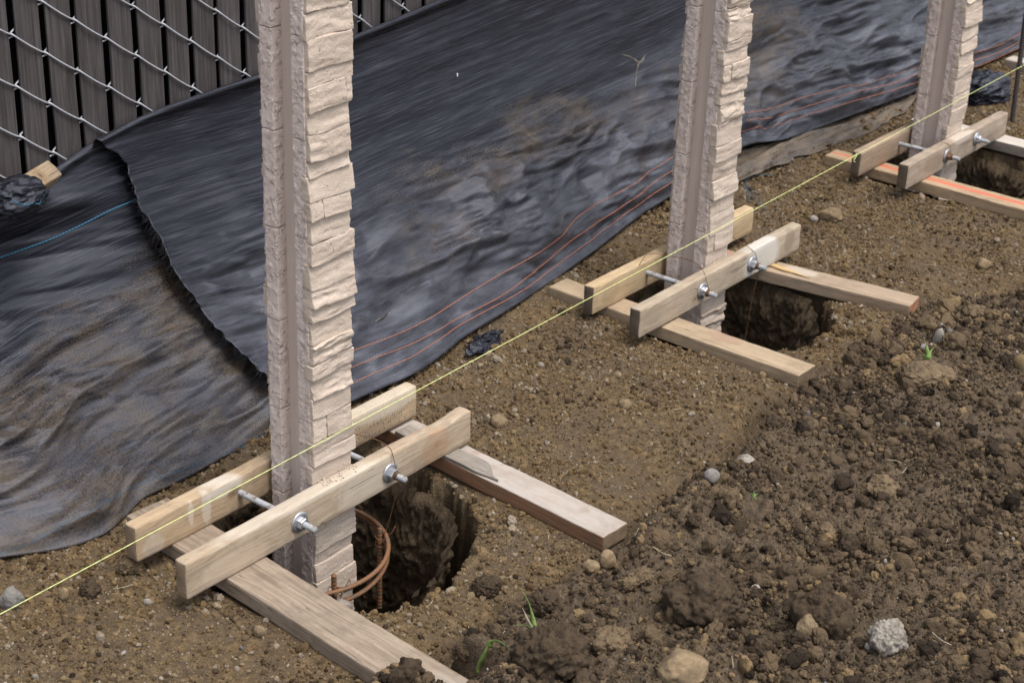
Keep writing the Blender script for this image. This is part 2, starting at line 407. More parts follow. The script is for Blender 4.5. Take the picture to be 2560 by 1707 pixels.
MT['stone'] = make_concrete(); MT['flange'] = make_flange(); MT['core'] = make_core()
MT['galv'] = make_plain('galvanised_steel', (0.50, 0.51, 0.53), 0.42, 0.5, 0.85, 0.22, 120, 0.0008)
MT['wirefence'] = make_plain('galvanised_wire', (0.43, 0.44, 0.47), 0.5, 0.5, 0.4, 0.12, 90)
MT['rustwire'] = make_rust('rusty_wire', (0.06, 0.035, 0.022), (0.19, 0.085, 0.035), 0.6)
MT['rebar'] = make_rust('rusty_rebar', (0.11, 0.078, 0.052), (0.25, 0.115, 0.05), 0.5)
MT['stake'] = make_rust('dark_rebar', (0.035, 0.032, 0.032), (0.08, 0.05, 0.035), 0.3)
MT['string'] = make_plain('mason_string', (0.62, 0.66, 0.27), 0.7, 0.2, 0.0, 0.15, 300)
MT['orange'] = make_plain('orange_thread', (0.47, 0.175, 0.10), 0.6, 0.3, 0.0, 0.3, 500)
MT['blue'] = make_plain('blue_thread', (0.028, 0.125, 0.21), 0.6, 0.3, 0.0, 0.5, 500)
MT['blacktread'] = make_plain('black_thread', (0.014, 0.014, 0.018), 0.6, 0.3, 0.0, 0.2, 300)
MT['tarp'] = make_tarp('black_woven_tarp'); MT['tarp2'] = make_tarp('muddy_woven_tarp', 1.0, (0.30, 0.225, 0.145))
MT['leaf'] = make_plain('green_blade', (0.17, 0.255, 0.07), 0.5, 0.35, 0.0, 0.35, 60)
MT['straw'] = make_plain('dry_straw', (0.42, 0.36, 0.25), 0.8, 0.2, 0.0, 0.3, 60)
MT['screen'] = make_plain('dark_windscreen', (0.006, 0.006, 0.009), 0.9, 0.1, 0.0, 0.2, 80)

# ------------------------------------------------------------------ lumber layout (metres; x along the fence, y towards the tarp)
# rails: name, y of front face, x0, x1, z of underside
RAILS = {'F1': (0.0, -0.350, 0.5785, 0.046), 'R1': (0.1906, -0.3248, 0.5892, 0.0445),
         'F2': (0.0464, 1.372, 2.2633, 0.034), 'R2': (0.2427, 1.4174, 2.3011, 0.029),
         'F3': (0.0417, 2.9842, 3.8026, 0.043), 'R3': (0.2297, 2.9932, 3.800, 0.040)}
# sleepers: x,y of the far end centre; x,y of the near end centre; width; z top
SLEEP = {'1a': ((-0.155, 0.36), (-0.226, -0.70), 0.116, 0.0445), '1b': ((0.547, 0.34), (0.4965, -0.503), 0.089, 0.038),
         '2a': ((1.540, 0.465), (1.5385, -0.4065), 0.089, 0.0285), '2b': ((2.062, 0.33), (2.174, -0.410), 0.089, 0.0285),
         '3a': ((3.158, 0.435), (3.150, -0.62), 0.089, 0.0395), '3b': ((3.770, 0.40), (3.770, -0.60), 0.089, 0.0395),
         '4a': ((4.86, 0.50), (4.83, -0.45), 0.089, 0.030)}
POSTS = [(0.131, 0.1115), (1.829, 0.158), (3.424, 0.153)]
HOLES = [(0.125, 0.045, 0.335), (1.825, 0.03, 0.315), (3.43, 0.06, 0.30)]
HDEPTH = 0.85

# ------------------------------------------------------------------ ground
def hole_r(cx, cy, R0, x, y, k):
    th = np.arctan2(y-cy, x-cx)
    return R0*(1+0.05*vn(np.cos(th)*1.4+k*5, np.sin(th)*1.4, 0.0, 31)+0.045*vn(np.cos(th)*4+k*5, np.sin(th)*4, 0.0, 32)+0.035*vn(np.cos(th)*10, np.sin(th)*10, k, 33)+0.015*vn(np.cos(th)*25, np.sin(th)*25, k, 34))
# foot of the loose bank, read off the photograph along its crest
_EP = sorted([(float(q[0]), float(q[1])+0.055) for q in [onz(a, b, 0.075) for a, b in [(960, 1568), (1100, 1470), (1250, 1375), (1440, 1268), (1505, 1185), (1600, 1125), (1700, 1068), (1765, 1005), (1785, 945), (1880, 885), (1990, 810), (2120, 745), (2352, 668)]]])
EDGE = [(-40.0, _EP[0][1]), (-2.0, _EP[0][1])]+_EP+[(4.0, _EP[-1][1]-0.05), (60.0, _EP[-1][1]-0.05)]
def edge_y(x):
    e = np.array(EDGE); return np.interp(np.asarray(x, float), e[:, 0], e[:, 1])+0.022*fbm(np.asarray(x)*6+3.1, 0.0, 0.0, 3, 41, 0.6)
def berm_of(x, y):
    s = edge_y(x)-y + 0.03*fbm(x*7, y*7, 0, 4, 43, 0.6)
    return sstep(-0.01, 0.055, s), s
def ground_h(x, y, holes=True):
    x = np.asarray(x, float); y = np.asarray(y, float)
    b, s = berm_of(x, y)
    near = np.exp(-np.abs(s)/0.6)
    h = 0.016*fbm(x*2.6, y*2.6, 0, 3, 1) + 0.006*fbm(x*11, y*11, 0, 3, 2) + 0.0055*fbm(x*38, y*38, 0, 3, 3, 0.65) + 0.003*vn(x*130, y*130, 0, 4)
    sm = sstep(0.05, 0.35, fbm(x*1.5+2, y*1.5, 0, 2, 10)+0.1)      # patches of finer, smoother soil
    lum = 0.050*fbm(x*2.4, y*2.4, 0, 2, 5)+0.030*fbm(x*8, y*8, 0, 3, 6)*(1-0.5*sm)+(1-0.75*sm)*(0.026*np.abs(fbm(x*21, y*21, 0, 3, 7, 0.6))+0.010*fbm(x*60, y*60, 0, 2, 8))+0.004*vn(x*150, y*150, 0, 9)
    h = h + sstep(-0.005, 0.07, s)*(0.105 + 0.015*sstep(0.1, 0.5, s)) + b*lum
    h = h - 0.085*np.exp(-((s+0.022)/0.036)**2)
    h = h + 0.75*np.clip(y-0.66, 0, 0.45)
    for k, (a, c, w, zt) in SL_GEO.items():
        (ax, ay), (bx, by) = a, c
        L = math.hypot(bx-ax, by-ay); ux, uy = (bx-ax)/L, (by-ay)/L
        u = (x-ax)*ux+(y-ay)*uy; v = np.abs(-(x-ax)*uy+(y-ay)*ux)
        m = sstep(w/2+0.03, w/2+0.004, v)*sstep(-0.03, 0.0, u)*sstep(L+0.03, L-0.01, u)
        base = zt-0.040
        h = h*(1-m) + m*(base+0.0*h)
    if holes:
        for k, (cx, cy, R0) in enumerate(HOLES):
            d = np.hypot(x-cx, y-cy); r = hole_r(cx, cy, R0, x, y, k)
            h = h - 0.016*sstep(r+0.09, r, d) - (HDEPTH)*sstep(r+0.012, r-0.022, d)
    return h
SL_GEO = {k: (a, c, w, zt) for k, (a, c, w, zt) in SLEEP.items()}
def axis(parts):
    out = []
    for a, b, st in parts:
        n = max(1, int(round((b-a)/st))); out += list(np.linspace(a, b, n, endpoint=False))
    out.append(parts[-1][1]); return np.array(out)
def grid_mesh(X, Y, Z, attrs=None, uv=None, smooth=True):
    ny, nx = X.shape
    co = np.stack([X, Y, Z], -1).reshape(-1, 3).astype(np.float32)
    i = np.arange(ny*nx).reshape(ny, nx)
    q = np.stack([i[:-1, :-1], i[:-1, 1:], i[1:, 1:], i[1:, :-1]], -1).reshape(-1, 4)
    me = bpy.data.meshes.new('grid'); me.vertices.add(len(co)); me.vertices.foreach_set('co', co.ravel())
    me.loops.add(q.size); me.loops.foreach_set('vertex_index', q.ravel().astype(np.int32))
    me.polygons.add(len(q)); me.polygons.foreach_set('loop_start', (np.arange(len(q))*4).astype(np.int32))
    me.polygons.foreach_set('loop_total', np.full(len(q), 4, np.int32))
    me.polygons.foreach_set('use_smooth', np.full(len(q), smooth))
    if uv is not None:
        l = me.uv_layers.new(name='UVMap'); u = np.stack(uv, -1).reshape(-1, 2)[q.ravel()]
        l.data.foreach_set('uv', u.astype(np.float32).ravel())
    me.update(calc_edges=True); me.validate()
    for k, a in (attrs or {}).items():
        at = me.attributes.new(k, 'FLOAT', 'POINT'); at.data.foreach_set('value', np.asarray(a, np.float32).ravel())
    return me
gx = axis([(-30, -4, 2.0), (-4, -1.1, 0.12), (-1.1, -0.9, 0.02), (-0.9, 2.7, 0.0062), (2.7, 4.6, 0.011), (4.6, 7, 0.05), (7, 40, 2.5)])
gy = axis([(-30, -4, 2.0), (-4, -2.4, 0.1), (-2.4, -1.7, 0.009), (-1.7, 0.66, 0.0062), (0.66, 1.2, 0.03), (1.2, 3, 0.2), (3, 40, 2.5)])
GX, GY = np.meshgrid(gx, gy)
GZ = ground_h(GX, GY)
ground = struct(link('ground', grid_mesh(GX, GY, GZ, {'berm': sstep(-0.085, -0.02, berm_of(GX, GY)[1])}), MT['soil']))
for k, (cx, cy, R0) in enumerate(HOLES):
    th = np.linspace(0, 2*math.pi, 361); dz = np.concatenate([[0.012, 0.022, 0.034], np.linspace(0.045, 0.74, 90)])
    TH, DZ = np.meshgrid(th, dz)
    rr = hole_r(cx, cy, R0, cx+np.cos(TH), cy+np.sin(TH), k)
    c, s = np.cos(TH), np.sin(TH)
    n = 0.026*fbm(c*3.2+k*9, s*3.2, DZ*10, 3, 51)+0.014*np.abs(fbm(c*7, s*7, DZ*18+k, 4, 52, 0.55))-0.004+0.010*vn(c*30, s*30, DZ*90, 53)
    low = R0*(1+0.05*vn(c*1.4+k*5, s*1.4, 0.0, 31)+0.03*vn(c*4+k*5, s*4, DZ*6, 32))-0.012
    rr = rr*(1-sstep(0.0, 0.07, DZ))+low*sstep(0.0, 0.07, DZ)
    r2 = rr-0.024-0.012*sstep(0.0, 0.05, DZ)-0.03*DZ+n*sstep(0.0, 0.06, DZ)-0.01
    X, Y, Z = cx+r2*c, cy+r2*s, -0.016-DZ
    # floor rows
    Xf = [cx+(X[-1]-cx)*f for f in (0.85, 0.6, 0.3, 0.02)]; Yf = [cy+(Y[-1]-cy)*f for f in (0.85, 0.6, 0.3, 0.02)]
    Zf = [Z[-1]-0.02+0.01*fbm(xx*20, yy*20, 0, 2, 9) for xx, yy in zip(Xf, Yf)]
    X = np.vstack([X]+[a[None] for a in Xf]); Y = np.vstack([Y]+[a[None] for a in Yf]); Z = np.vstack([Z]+[a[None] for a in Zf])
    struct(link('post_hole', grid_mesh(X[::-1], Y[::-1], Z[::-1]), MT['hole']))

# ------------------------------------------------------------------ chain-link fence with timber slats
FY = 0.955; PIT = 0.0905; DRP = 0.0625
def make_slat_mat():
    m = Mat('weathered_slat', 0.9, 0.15); v = m.rnd_obj()
    g = m.noise(m.map(v, (60, 60, 2.0)), 2.0, 5, 0.65); g2 = m.noise(m.map(v, (200, 200, 4)), 2.0, 4, 0.6); b = m.noise(v, 6, 4)
    c = m.ramp(g, [(0.3, (0.0400, 0.0344, 0.0336)), (0.55, (0.0800, 0.0704, 0.0697)), (0.75, (0.1240, 0.1120, 0.1117))])
    c = m.mix(m.ramp(b, [(0.4, 0.0), (0.7, 0.5)]), c, (0.0440, 0.0368, 0.0353))
    c = m.mix(m.ramp(g2, [(0.6, 0.0), (0.75, 0.45)]), c, (0.1760, 0.1600, 0.1596))
    return m.out(c, None, m.bump(m.math('ADD', g, g2), 0.6, 0.002))
MT['slat'] = make_slat_mat()
fence = empty('chain_link_fence', (0, FY, 0)); tag(fence, 'chain link fence with grey weathered timber slats behind the black tarp', 'fence')
X0 = ony(365*2352/2560/2.24*1.0884, 0, FY)[0]
X0 = 0.197
slat_me = []
for v in range(5):
    def dsp(P, v=v):
        P[:, 0] += 0.0022*vn(P[:, 2]*5+v*9, 0, 0, 61)*1.0; P[:, 1] += 0.002*vn(P[:, 2]*3+v*3, 0, 0, 62); return P
    slat_me.append(mesh_from(*rbox([0.074, 0.070, 0.072, 0.067, 0.071][v], 0.008, 1.36, 0.0015, (3, 1, 30), dsp)))
    slat_me[-1].materials.append(MT['slat'])
NS0, NS1 = -6, 60
zig = []
for i in range(NS0, NS1):
    o = link('slat', slat_me[i % 5], None, fence, (X0+(i+0.5)*PIT, 0.0, 0.87+0.01*math.sin(i*2.1)), (0, 0.004*math.sin(i*1.7), 0.03*math.sin(i*3.3)))
# each wire of the mesh zigzags down one slat column: in front of the slat, then back behind it
pts = []
z = 1.54
while z > 0.2:
    pts += [(0.0, 0.0, z+0.004), (0.004, -0.005, z), (0.02, -0.0085, z-DRP*0.22), (PIT*0.5, -0.0095, z-DRP*0.53), (PIT-0.018, -0.0085, z-DRP*0.82), (PIT+0.003, -0.003, z-DRP), (PIT+0.001, 0.005, z-DRP-0.006),
            (PIT-0.02, 0.0095, z-DRP*1.2), (PIT*0.5, 0.0105, z-DRP*1.5), (0.02, 0.0095, z-DRP*1.8), (0.0, 0.004, z-DRP*1.95)]
    z -= 2*DRP
wire_me = tube(catmull(pts, 0.012), 0.0024, 6); wire_me.materials.append(MT['wirefence'])
for i in range(NS0, NS1):
    ph = (0.018-(i*DRP)) % (2*DRP)
    link('wire', wire_me, None, fence, (X0+i*PIT, 0, ph-0.06))
scr = link('windscreen', mesh_from(*rbox(6.4, 0.004, 1.4, 0.001, (60, 1, 12), lambda P: P+np.stack([0*P[:, 0], 0.012*vn(P[:, 0]*3, 0, P[:, 2]*3, 71), 0*P[:, 0]], 1))), MT['screen'], None, (2.5, FY+0.05, 0.9))
tag(scr, 'dark fabric screen showing black through the gaps between fence slats', 'fabric screen')

# ------------------------------------------------------------------ tarps
YTOP = 0.918
def cint(tab, x):
    tab = np.array(tab); xs, ys = tab[:, 0], tab[:, 1]
    m = np.gradient(ys, xs); x = np.clip(x, xs[0], xs[-1])
    i = np.clip(np.searchsorted(xs, x)-1, 0, len(xs)-2); h = xs[i+1]-xs[i]; t = (x-xs[i])/h
    return (2*t**3-3*t**2+1)*ys[i]+(t**3-2*t**2+t)*h*m[i]+(-2*t**3+3*t**2)*ys[i+1]+(t**3-t**2)*h*m[i+1]
YB_R = [(0.0, 0.43), (0.35, 0.425), (0.6, 0.411), (0.833, 0.402), (1.08, 0.45), (1.345, 0.478), (1.578, 0.509), (1.861, 0.555), (2.255, 0.625), (2.45, 0.63), (2.8, 0.61), (3.1, 0.61), (3.5, 0.61), (4.2, 0.58), (4.8, 0.56), (6.0, 0.56)]
ZB_R = [(0.0, 0.012), (1.9, 0.012), (2.2, 0.014), (2.5, 0.035), (2.8, 0.10), (3.1, 0.055), (3.5, 0.03), (4.2, 0.015), (6.0, 0.012)]
ZT_R = [(0.0, 0.685), (0.2, 0.700), (0.33, 0.722), (0.76, 0.748), (1.19, 0.786), (1.47, 0.813), (2.5, 0.89), (6, 1.0)]
YB_L = [(-1.6, 0.50), (-0.7, 0.50), (-0.48, 0.470), (-0.369, 0.403), (-0.257, 0.378), (-0.18, 0.40), (-0.10, 0.432), (-0.02, 0.430), (0.3, 0.45), (0.6, 0.47), (1.2, 0.50)]
ZT_L = [(-1.6, 0.54), (-0.5, 0.555), (-0.15, 0.585), (0.0, 0.625), (0.12, 0.665), (0.2, 0.69), (0.3, 0.70), (1.2, 0.70)]
NRM = np.array([0.0, -0.82, 0.57])
def wr_R(x, t, z):
    lo = sstep(0.62, 0.22, t+0.06*vn(x*2.2, t*2, 0, 80))
    w = 0.016*fbm(x*1.6, t*2.2, 0, 2, 81)+0.005*fbm(x*2.2, t*11, 0, 3, 82)
    def rdg(a): return 1-np.abs(a)*2.2
    sk = z+0.05*x
    pt = sstep(-0.15, 0.3, fbm(x*2.1, t*3, 0, 2, 79))
    w = w+lo*(0.042*fbm(x*2.6, z*5.5, 0, 2, 85)+0.019*rdg(fbm(x*1.9+0.8*vn(x*3, z*5, 0, 90), sk*15, 0, 2, 83))
              +pt*(0.012*rdg(fbm(x*3.2, sk*34+vn(x*5, z*9, 0, 91), 0, 2, 84))+0.014*(1-np.sqrt(np.abs(fbm(x*3.3+0.5*vn(x*4, z*4, 0, 88), sk*20+0.8*vn(x*9, z*9, 0, 89), 0, 2, 97))+0.002)*1.5))
              +0.003*rdg(fbm(x*9, sk*70, 0, 2, 87))+0.012*np.abs(fbm(x*5, z*7, 0, 2, 98)))
    for xk, am in ((0.98, 0.016), (1.40, 0.020), (1.83, 0.026), (2.2, 0.018)):      # buckles across the foot
        q = x-xk-0.25*z+0.05*vn(z*5+xk*7, 0, 0, 94); w = w+(am*np.exp(-(q/0.05)**2)-am*0.8*np.exp(-((q-0.09)/0.05)**2))*sstep(0.55, 0.15, t)*(0.6+0.5*vn(z*6+xk, 0, 0, 93))
    cx_ = x-1.52+0.13*(1-t)+0.02*vn(t*5, 0, 0, 95)
    w = w+(0.0025*np.exp(-(cx_/0.02)**2)-0.006*np.exp(-((cx_-0.05)/0.06)**2))*sstep(0.25, 0.5, t)
    dx_ = x-0.50-0.42*(0.75-t)+0.03*vn(t*4, 0, 0, 96)
    w = w+(0.014*np.exp(-(dx_/0.06)**2)-0.010*np.exp(-((dx_-0.09)/0.05)**2))*sstep(0.2, 0.4, t)*sstep(0.9, 0.55, t)
    w = w+0.030*np.sin(9*(x-3.2)+3*t)*sstep(2.7, 3.3, x)*sstep(0.15, 0.5, t)*0.8
    return w
def xe_R(t):                      # the cut left edge of the upper sheet
    return cint(XE, t)
def prof(q):                     # steep near the fence, leaning back towards the foot
    q = np.clip(q, 0, 1); return 1-(1-q)**1.75
def surf(x, t, which):
    x = np.asarray(x, float); t = np.asarray(t, float)
    if which == 'R': yb, zb, zt = cint(YB_R, x), cint(ZB_R, x), cint(ZT_R, x)
    else: yb, zb, zt = cint(YB_L, x), 0.004+0*x, cint(ZT_L, x)
    tt = np.clip(t, 0, 1.0)
    z = zb+(zt-zb)*tt
    y = yb+(YTOP-yb)*prof((z-zb)/(zt-zb))
    if which == 'R':
        w = wr_R(x, tt, z)
        xe = xe_R(tt)
        w = w+(0.012+0.018*sstep(0.9, 0.55, tt))*np.exp(-np.clip(x-xe, 0, 9)/0.09)*1.0
        w = w*sstep(1.03, 0.93, tt)+0.010*np.exp(-((tt-0.985)/0.012)**2)
        w = w*(0.25+0.75*sstep(0.0, 0.05, tt))+0.012
    else:
        an = np.arctan2(z-0.03, 0.42-x); rr = np.hypot(z-0.03, 0.42-x)
        m = sstep(0.42, 0.16, z)
        w = 0.026*fbm(x*1.2+3, (z+0.10*x)*7, 0, 3, 91)+0.006*(1-np.abs(fbm(x*1.7, (z+0.1*x)*24, 0, 3, 92))*2)
        sk = z-0.15*x+0.02*vn(x*3, z*6, 0, 99)
        w = w+m*(0.046*(1-np.abs(fbm(x*1.3, sk*13, 0, 2, 93))*2.3)+0.017*(1-np.abs(fbm(x*2.2, sk*32, 0, 2, 98))*2.2))*(0.6+0.7*vn(x*2.2, z*4, 0, 95))
        w = w+m*(0.009*fbm(x*7, z*13, 0, 3, 94)+0.007*(1-np.sqrt(np.abs(fbm(x*4, (z+0.25*x)*14, 0, 2, 100))+0.002)*1.5))
        w = w-0.020*np.exp(-((z-0.47+0.12*x)/0.045)**2)*sstep(0.25, -0.2, x)+0.016*np.exp(-((z-0.57+0.10*x)/0.03)**2)*sstep(0.28, 0.1, x)
        w = w*sstep(1.03, 0.9, tt)+0.008*np.exp(-((tt-0.98)/0.015)**2)
        w = w*(0.3+0.7*sstep(0.0, 0.06, tt))
    over = np.clip(t-1.0, 0, 1)
    return x, y+NRM[1]*w+over*0.18, z+NRM[2]*w-np.clip(over-0.05, 0, 1)*0.5
def cast(px, py, which, off=0.0025):
    """photograph pixel to a point on a sheet"""
    d = ray(px, py); s = 3.5
    ss = np.linspace(3.0, 8.0, 1200); P = CC+ss[:, None]*d
    YB = YB_R if which == 'R' else YB_L; ZT = ZT_R if which == 'R' else ZT_L
    yb, zt = cint(YB, P[:, 0]), cint(ZT, P[:, 0]); zb = cint(ZB_R, P[:, 0]) if which == 'R' else 0.004
    f = P[:, 1]-(yb+(YTOP-yb)*prof((P[:, 2]-zb)/(zt-zb)))
    i = int(np.argmax(f > 0)); x, z = P[i, 0], P[i, 2]
    zb = zb[i] if which == 'R' else zb
    t = (z-zb)/(zt[i]-zb); return x, t
def on_sheet(x, t, which, off=0.0022):
    p = np.stack(surf(x, t, which), -1); return p+NRM*off
def solid(o, th=0.0014):
    md = o.modifiers.new('thickness', 'SOLIDIFY'); md.thickness = th; md.offset = 0; return o
# upper sheet
XE = sorted([(float(b), float(a)) for a, b in [cast(px, py, 'R') for px, py in [(236, 350), (262, 365), (290, 430), (305, 480), (350, 560), (385, 640), (440, 710), (480, 770), (540, 830), (615, 905)]]])
XE = [(-0.02, XE[0][1]+0.05)]+XE+[(1.3, XE[-1][1]-0.02)]
tt = np.concatenate([np.linspace(0, 1.0, 170), [1.03, 1.06, 1.1, 1.16, 1.22]])
uu = np.concatenate([np.linspace(0, 0.62, 560), np.linspace(0.62, 1, 130)[1:]])
U, T = np.meshgrid(uu, tt)
xe = xe_R(np.clip(T, 0, 1))+0.004*vn(T*60, 0, 0, 5)*sstep(1, 0.9, T); XX = xe+(5.9-xe)*U
sx, sy, sz = surf(XX, T, 'R')
LL = np.hypot(YTOP-cint(YB_R, XX), cint(ZT_R, XX))
dirt = 0.55*sstep(0.66, 0.42, T+0.22*fbm(XX*1.6, T*1.5, 0, 3, 101))*sstep(-0.1, 0.16, T)*(0.55+0.9*(0.5+0.5*fbm(XX*2.3, T*2, 0, 2, 102)))
dirt = np.clip(dirt+0.27*np.exp(-((XX-1.75)/0.5)**2)*np.exp(-((T-0.42)/0.16)**2)+0.35*np.exp(-((XX-3.1)/0.35)**2)*np.exp(-((T-0.45)/0.3)**2)-0.12, 0, 1)
tarpR = tag(solid(link('black_tarp', grid_mesh(sx, sy, sz, {'dirt': dirt, 'painted_sheen': sstep(0.60, 0.22, T+0.12*fbm(XX*2, T*2, 0, 2, 104))}, (XX, T*LL)), MT['tarp'])), 'black woven tarp with three orange stripes hanging on the fence behind all the posts', 'tarp')
# lower sheet
tt = np.concatenate([np.linspace(0, 1.0, 190), [1.03, 1.06, 1.1, 1.16]])
U, T = np.meshgrid(np.linspace(-1.6, 0.95, 330), tt)
sx, sy, sz = surf(U, T, 'L'); sy = sy+0.012
LL = np.hypot(YTOP-cint(YB_L, U), cint(ZT_L, U))
dirt = np.clip(0.76*sstep(0.78, 0.40, T+0.18*fbm(U*2, T*2, 0, 3, 103)-0.25*(U+0.2)), 0, 1)
tarpL = tag(solid(link('black_tarp', grid_mesh(sx, sy, sz, {'dirt': dirt, 'painted_sheen': 0.6*sstep(0.5, 0.15, T)}, (U, T*LL)), MT['tarp'])), 'dirt stained black tarp with a blue stripe, hanging at the left', 'tarp')
def stripe(px, which, name, mat, parent, r=0.0011, off=0.0016):
    xt = np.array([cast(a, b, which) for a, b in px]); order = np.argsort(xt[:, 0]); xt = xt[order]
    n = int((xt[-1, 0]-xt[0, 0])/0.003)
    x = np.linspace(xt[0, 0], xt[-1, 0], n); t = cint(np.stack([xt[:, 0], xt[:, 1]], 1), x)
    p = on_sheet(x, t, which, off)
    if which == 'L': p[:, 1] += 0.012
    rad = r*(0.25+0.8*(np.arange(n) % 3 > 0))
    return link(name, tube(p, rad, 5), mat, parent)
def shift(L, d): return [(a, b+d) for a, b in L]
O1 = [(700, 855), (820, 800), (1000, 720), (1130, 640), (1260, 560), (1320, 500), (1430, 435), (1540, 360), (1640, 300)]
stripe(O1, 'R', 'orange_stripe', MT['orange'], tarpR)
stripe([(700, 895), (820, 838), (1000, 757), (1130, 690), (1190, 650), (1320, 545), (1430, 470), (1550, 385), (1640, 330)], 'R', 'orange_stripe', MT['orange'], tarpR)
stripe([(760, 905), (820, 872), (960, 810), (1090, 725), (1190, 672), (1330, 570), (1430, 495), (1550, 410)], 'R', 'orange_stripe', MT['orange'], tarpR)
stripe([(1700, 265), (1800, 240), (1900, 215), (2000, 190), (2100, 160), (2200, 135), (2280, 110), (2352, 70)], 'R', 'orange_stripe', MT['orange'], tarpR)
stripe([(1700, 285), (1800, 262), (1900, 235), (2000, 208), (2100, 178), (2200, 150), (2280, 127), (2352, 88)], 'R', 'orange_stripe', MT['orange'], tarpR)
stripe([(1700, 304), (1800, 282), (1900, 255), (2000, 225), (2100, 194), (2200, 165), (2280, 143), (2352, 108)], 'R', 'orange_stripe', MT['orange'], tarpR)
stripe([(-60, 622), (0, 595), (150, 540), (300, 470), (330, 455)], 'L', 'blue_stripe', MT['blue'], tarpL, 0.0021, 0.0018)
stripe([(-20, 1285), (60, 1255), (130, 1215), (200, 1180), (330, 1112), (480, 1062), (620, 1010)], 'L', 'blue_stripe', MT['blue'], tarpL, 0.0007, 0.0008)
# frayed threads along the cut edge
parts = []
for k in range(130):
    t = random.uniform(0.1, 0.82) if k % 3 else random.uniform(0.55, 0.75); x = float(xe_R(t)); p = on_sheet(x+0.004, t, 'R', 0.0)
    L = random.uniform(0.006, 0.03); a = random.uniform(-0.9, 0.9)
    q1 = p+np.array([-L*0.5, -0.004, -L*0.25*a-0.002]); q2 = p+np.array([-L, -0.003+random.uniform(-.006, .004), -L*0.8*a-0.006])
    parts.append(tube_geo(catmull([p, q1, q2], 0.004), 0.00045, 4))
fray = stuff(link('frayed_threads', mesh_from(*join_geo(parts)), MT['blacktread'], tarpR))
# muddy flap lying at the foot of the upper sheet between the second and third posts
up = [(1650, 352), (1720, 338), (1790, 322), (1880, 290), (1960, 268), (2050, 240), (2120, 215)]
lw = [(1650, 445), (1700, 424), (1760, 395), (1800, 372), (1870, 352), (1960, 318), (2080, 262)]
A = np.array([ony(a, b, 0.665) for a, b in up]); B = np.array([onz(a, b, 0.012) for a, b in lw])
n = 150; s = np.linspace(0, 1, n); ia = np.linspace(0, 1, len(up))
A = np.stack([cint(np.stack([ia, A[:, k]], 1), s) for k in range(3)], 1); B = np.stack([cint(np.stack([ia, B[:, k]], 1), s) for k in range(3)], 1)
f = np.linspace(0, 1, 50)[:, None]
X = A[None, :, 0]*(1-f)+B[None, :, 0]*f; Y = A[None, :, 1]*(1-f)+B[None, :, 1]*f; Z = A[None, :, 2]*(1-f)+B[None, :, 2]*f
rag = 0.03*sstep(0.8, 1.0, f)*fbm(X*9, 0*X, 0, 3, 6)
Y = Y-rag; wv = (0.035*fbm(X*3, f*3+X*1.5, 0, 3, 111)+0.014*(1-np.abs(fbm(X*2.5, f*5+X, 0, 3, 112))*2.2))*np.sin(np.pi*np.clip(f*0.9+0.05, 0, 1))
Z = np.maximum(Z+0.8*wv+0.03*np.sin(np.pi*f)*(1-0.5*f), ground_h(X, Y)+0.004); Y = Y-0.5*wv
fl = tag(solid(link('tarp_flap', grid_mesh(X[::-1], Y[::-1], Z[::-1], {'dirt': 0.98+0*X}, (X[::-1]*1.0, Y[::-1]*1.0)), MT['tarp2'])), 'mud coated loose tarp flap on the ground between second and third posts', 'tarp flap')
# black scrap of tarp on the soil
c = onz(1112, 795, 0.0); n = 26
U, T = np.meshgrid(np.linspace(-1, 1, n*2), np.linspace(-1, 1, n))
X = c[0]+0.075*U+0.02*T+0.012*vn(U*3, T*3, 0, 3); Y = c[1]+0.035*T*(1-0.25*U*U)+0.01*vn(U*3, T*3, 4, 3)
Z = ground_h(X, Y)+0.012+0.02*fbm(U*2, T*2, 0, 3, 8)+0.012*(1-T*T)
tag(solid(link('tarp_scrap', grid_mesh(X, Y, Z, {'dirt': 0.15+0*X}, (X, Y)), MT['tarp'])), 'small torn scrap of black tarp on the soil below the orange stripes', 'tarp scrap')

# ------------------------------------------------------------------ precast posts with ledgestone faces
Z_BOT, Z_TOP = -0.60, 1.74
def make_stone(w, d, h, seed, tilt, bow, rough):
    def dsp(P):
        x, y, z = P[:, 0]/0.13, P[:, 1], P[:, 2]/h
        fr = sstep(d*0.1, -d*0.5, y)                     # only the outer part of the stone is worked
        y2 = y + fr*(tilt*z + bow*(x*x-0.1) + rough*fbm(P[:, 0]*11+P[:, 2]*14+seed*3.1, P[:, 2]*75, 0, 4, seed, 0.6)
                     + rough*0.8*np.abs(fbm(P[:, 0]*30, P[:, 2]*90+seed, 0, 3, seed+3)))
        z2 = P[:, 2]+np.sin(seed)*0.03*P[:, 0]*(np.abs(P[:, 2]) < h)*0.6+0.0030*fbm(P[:, 0]*22+seed, y*30, P[:, 2]*20, 3, seed+7)+0.0016*np.sin(x*5+seed)
        x2 = P[:, 0]+0.003*fbm(P[:, 2]*60+seed, y*50, P[:, 0]*3, 3, seed+8)
        return np.stack([x2, y2, z2], 1)
    return rbox(w, d, h, 0.0022, (22, 2, 12), dsp)
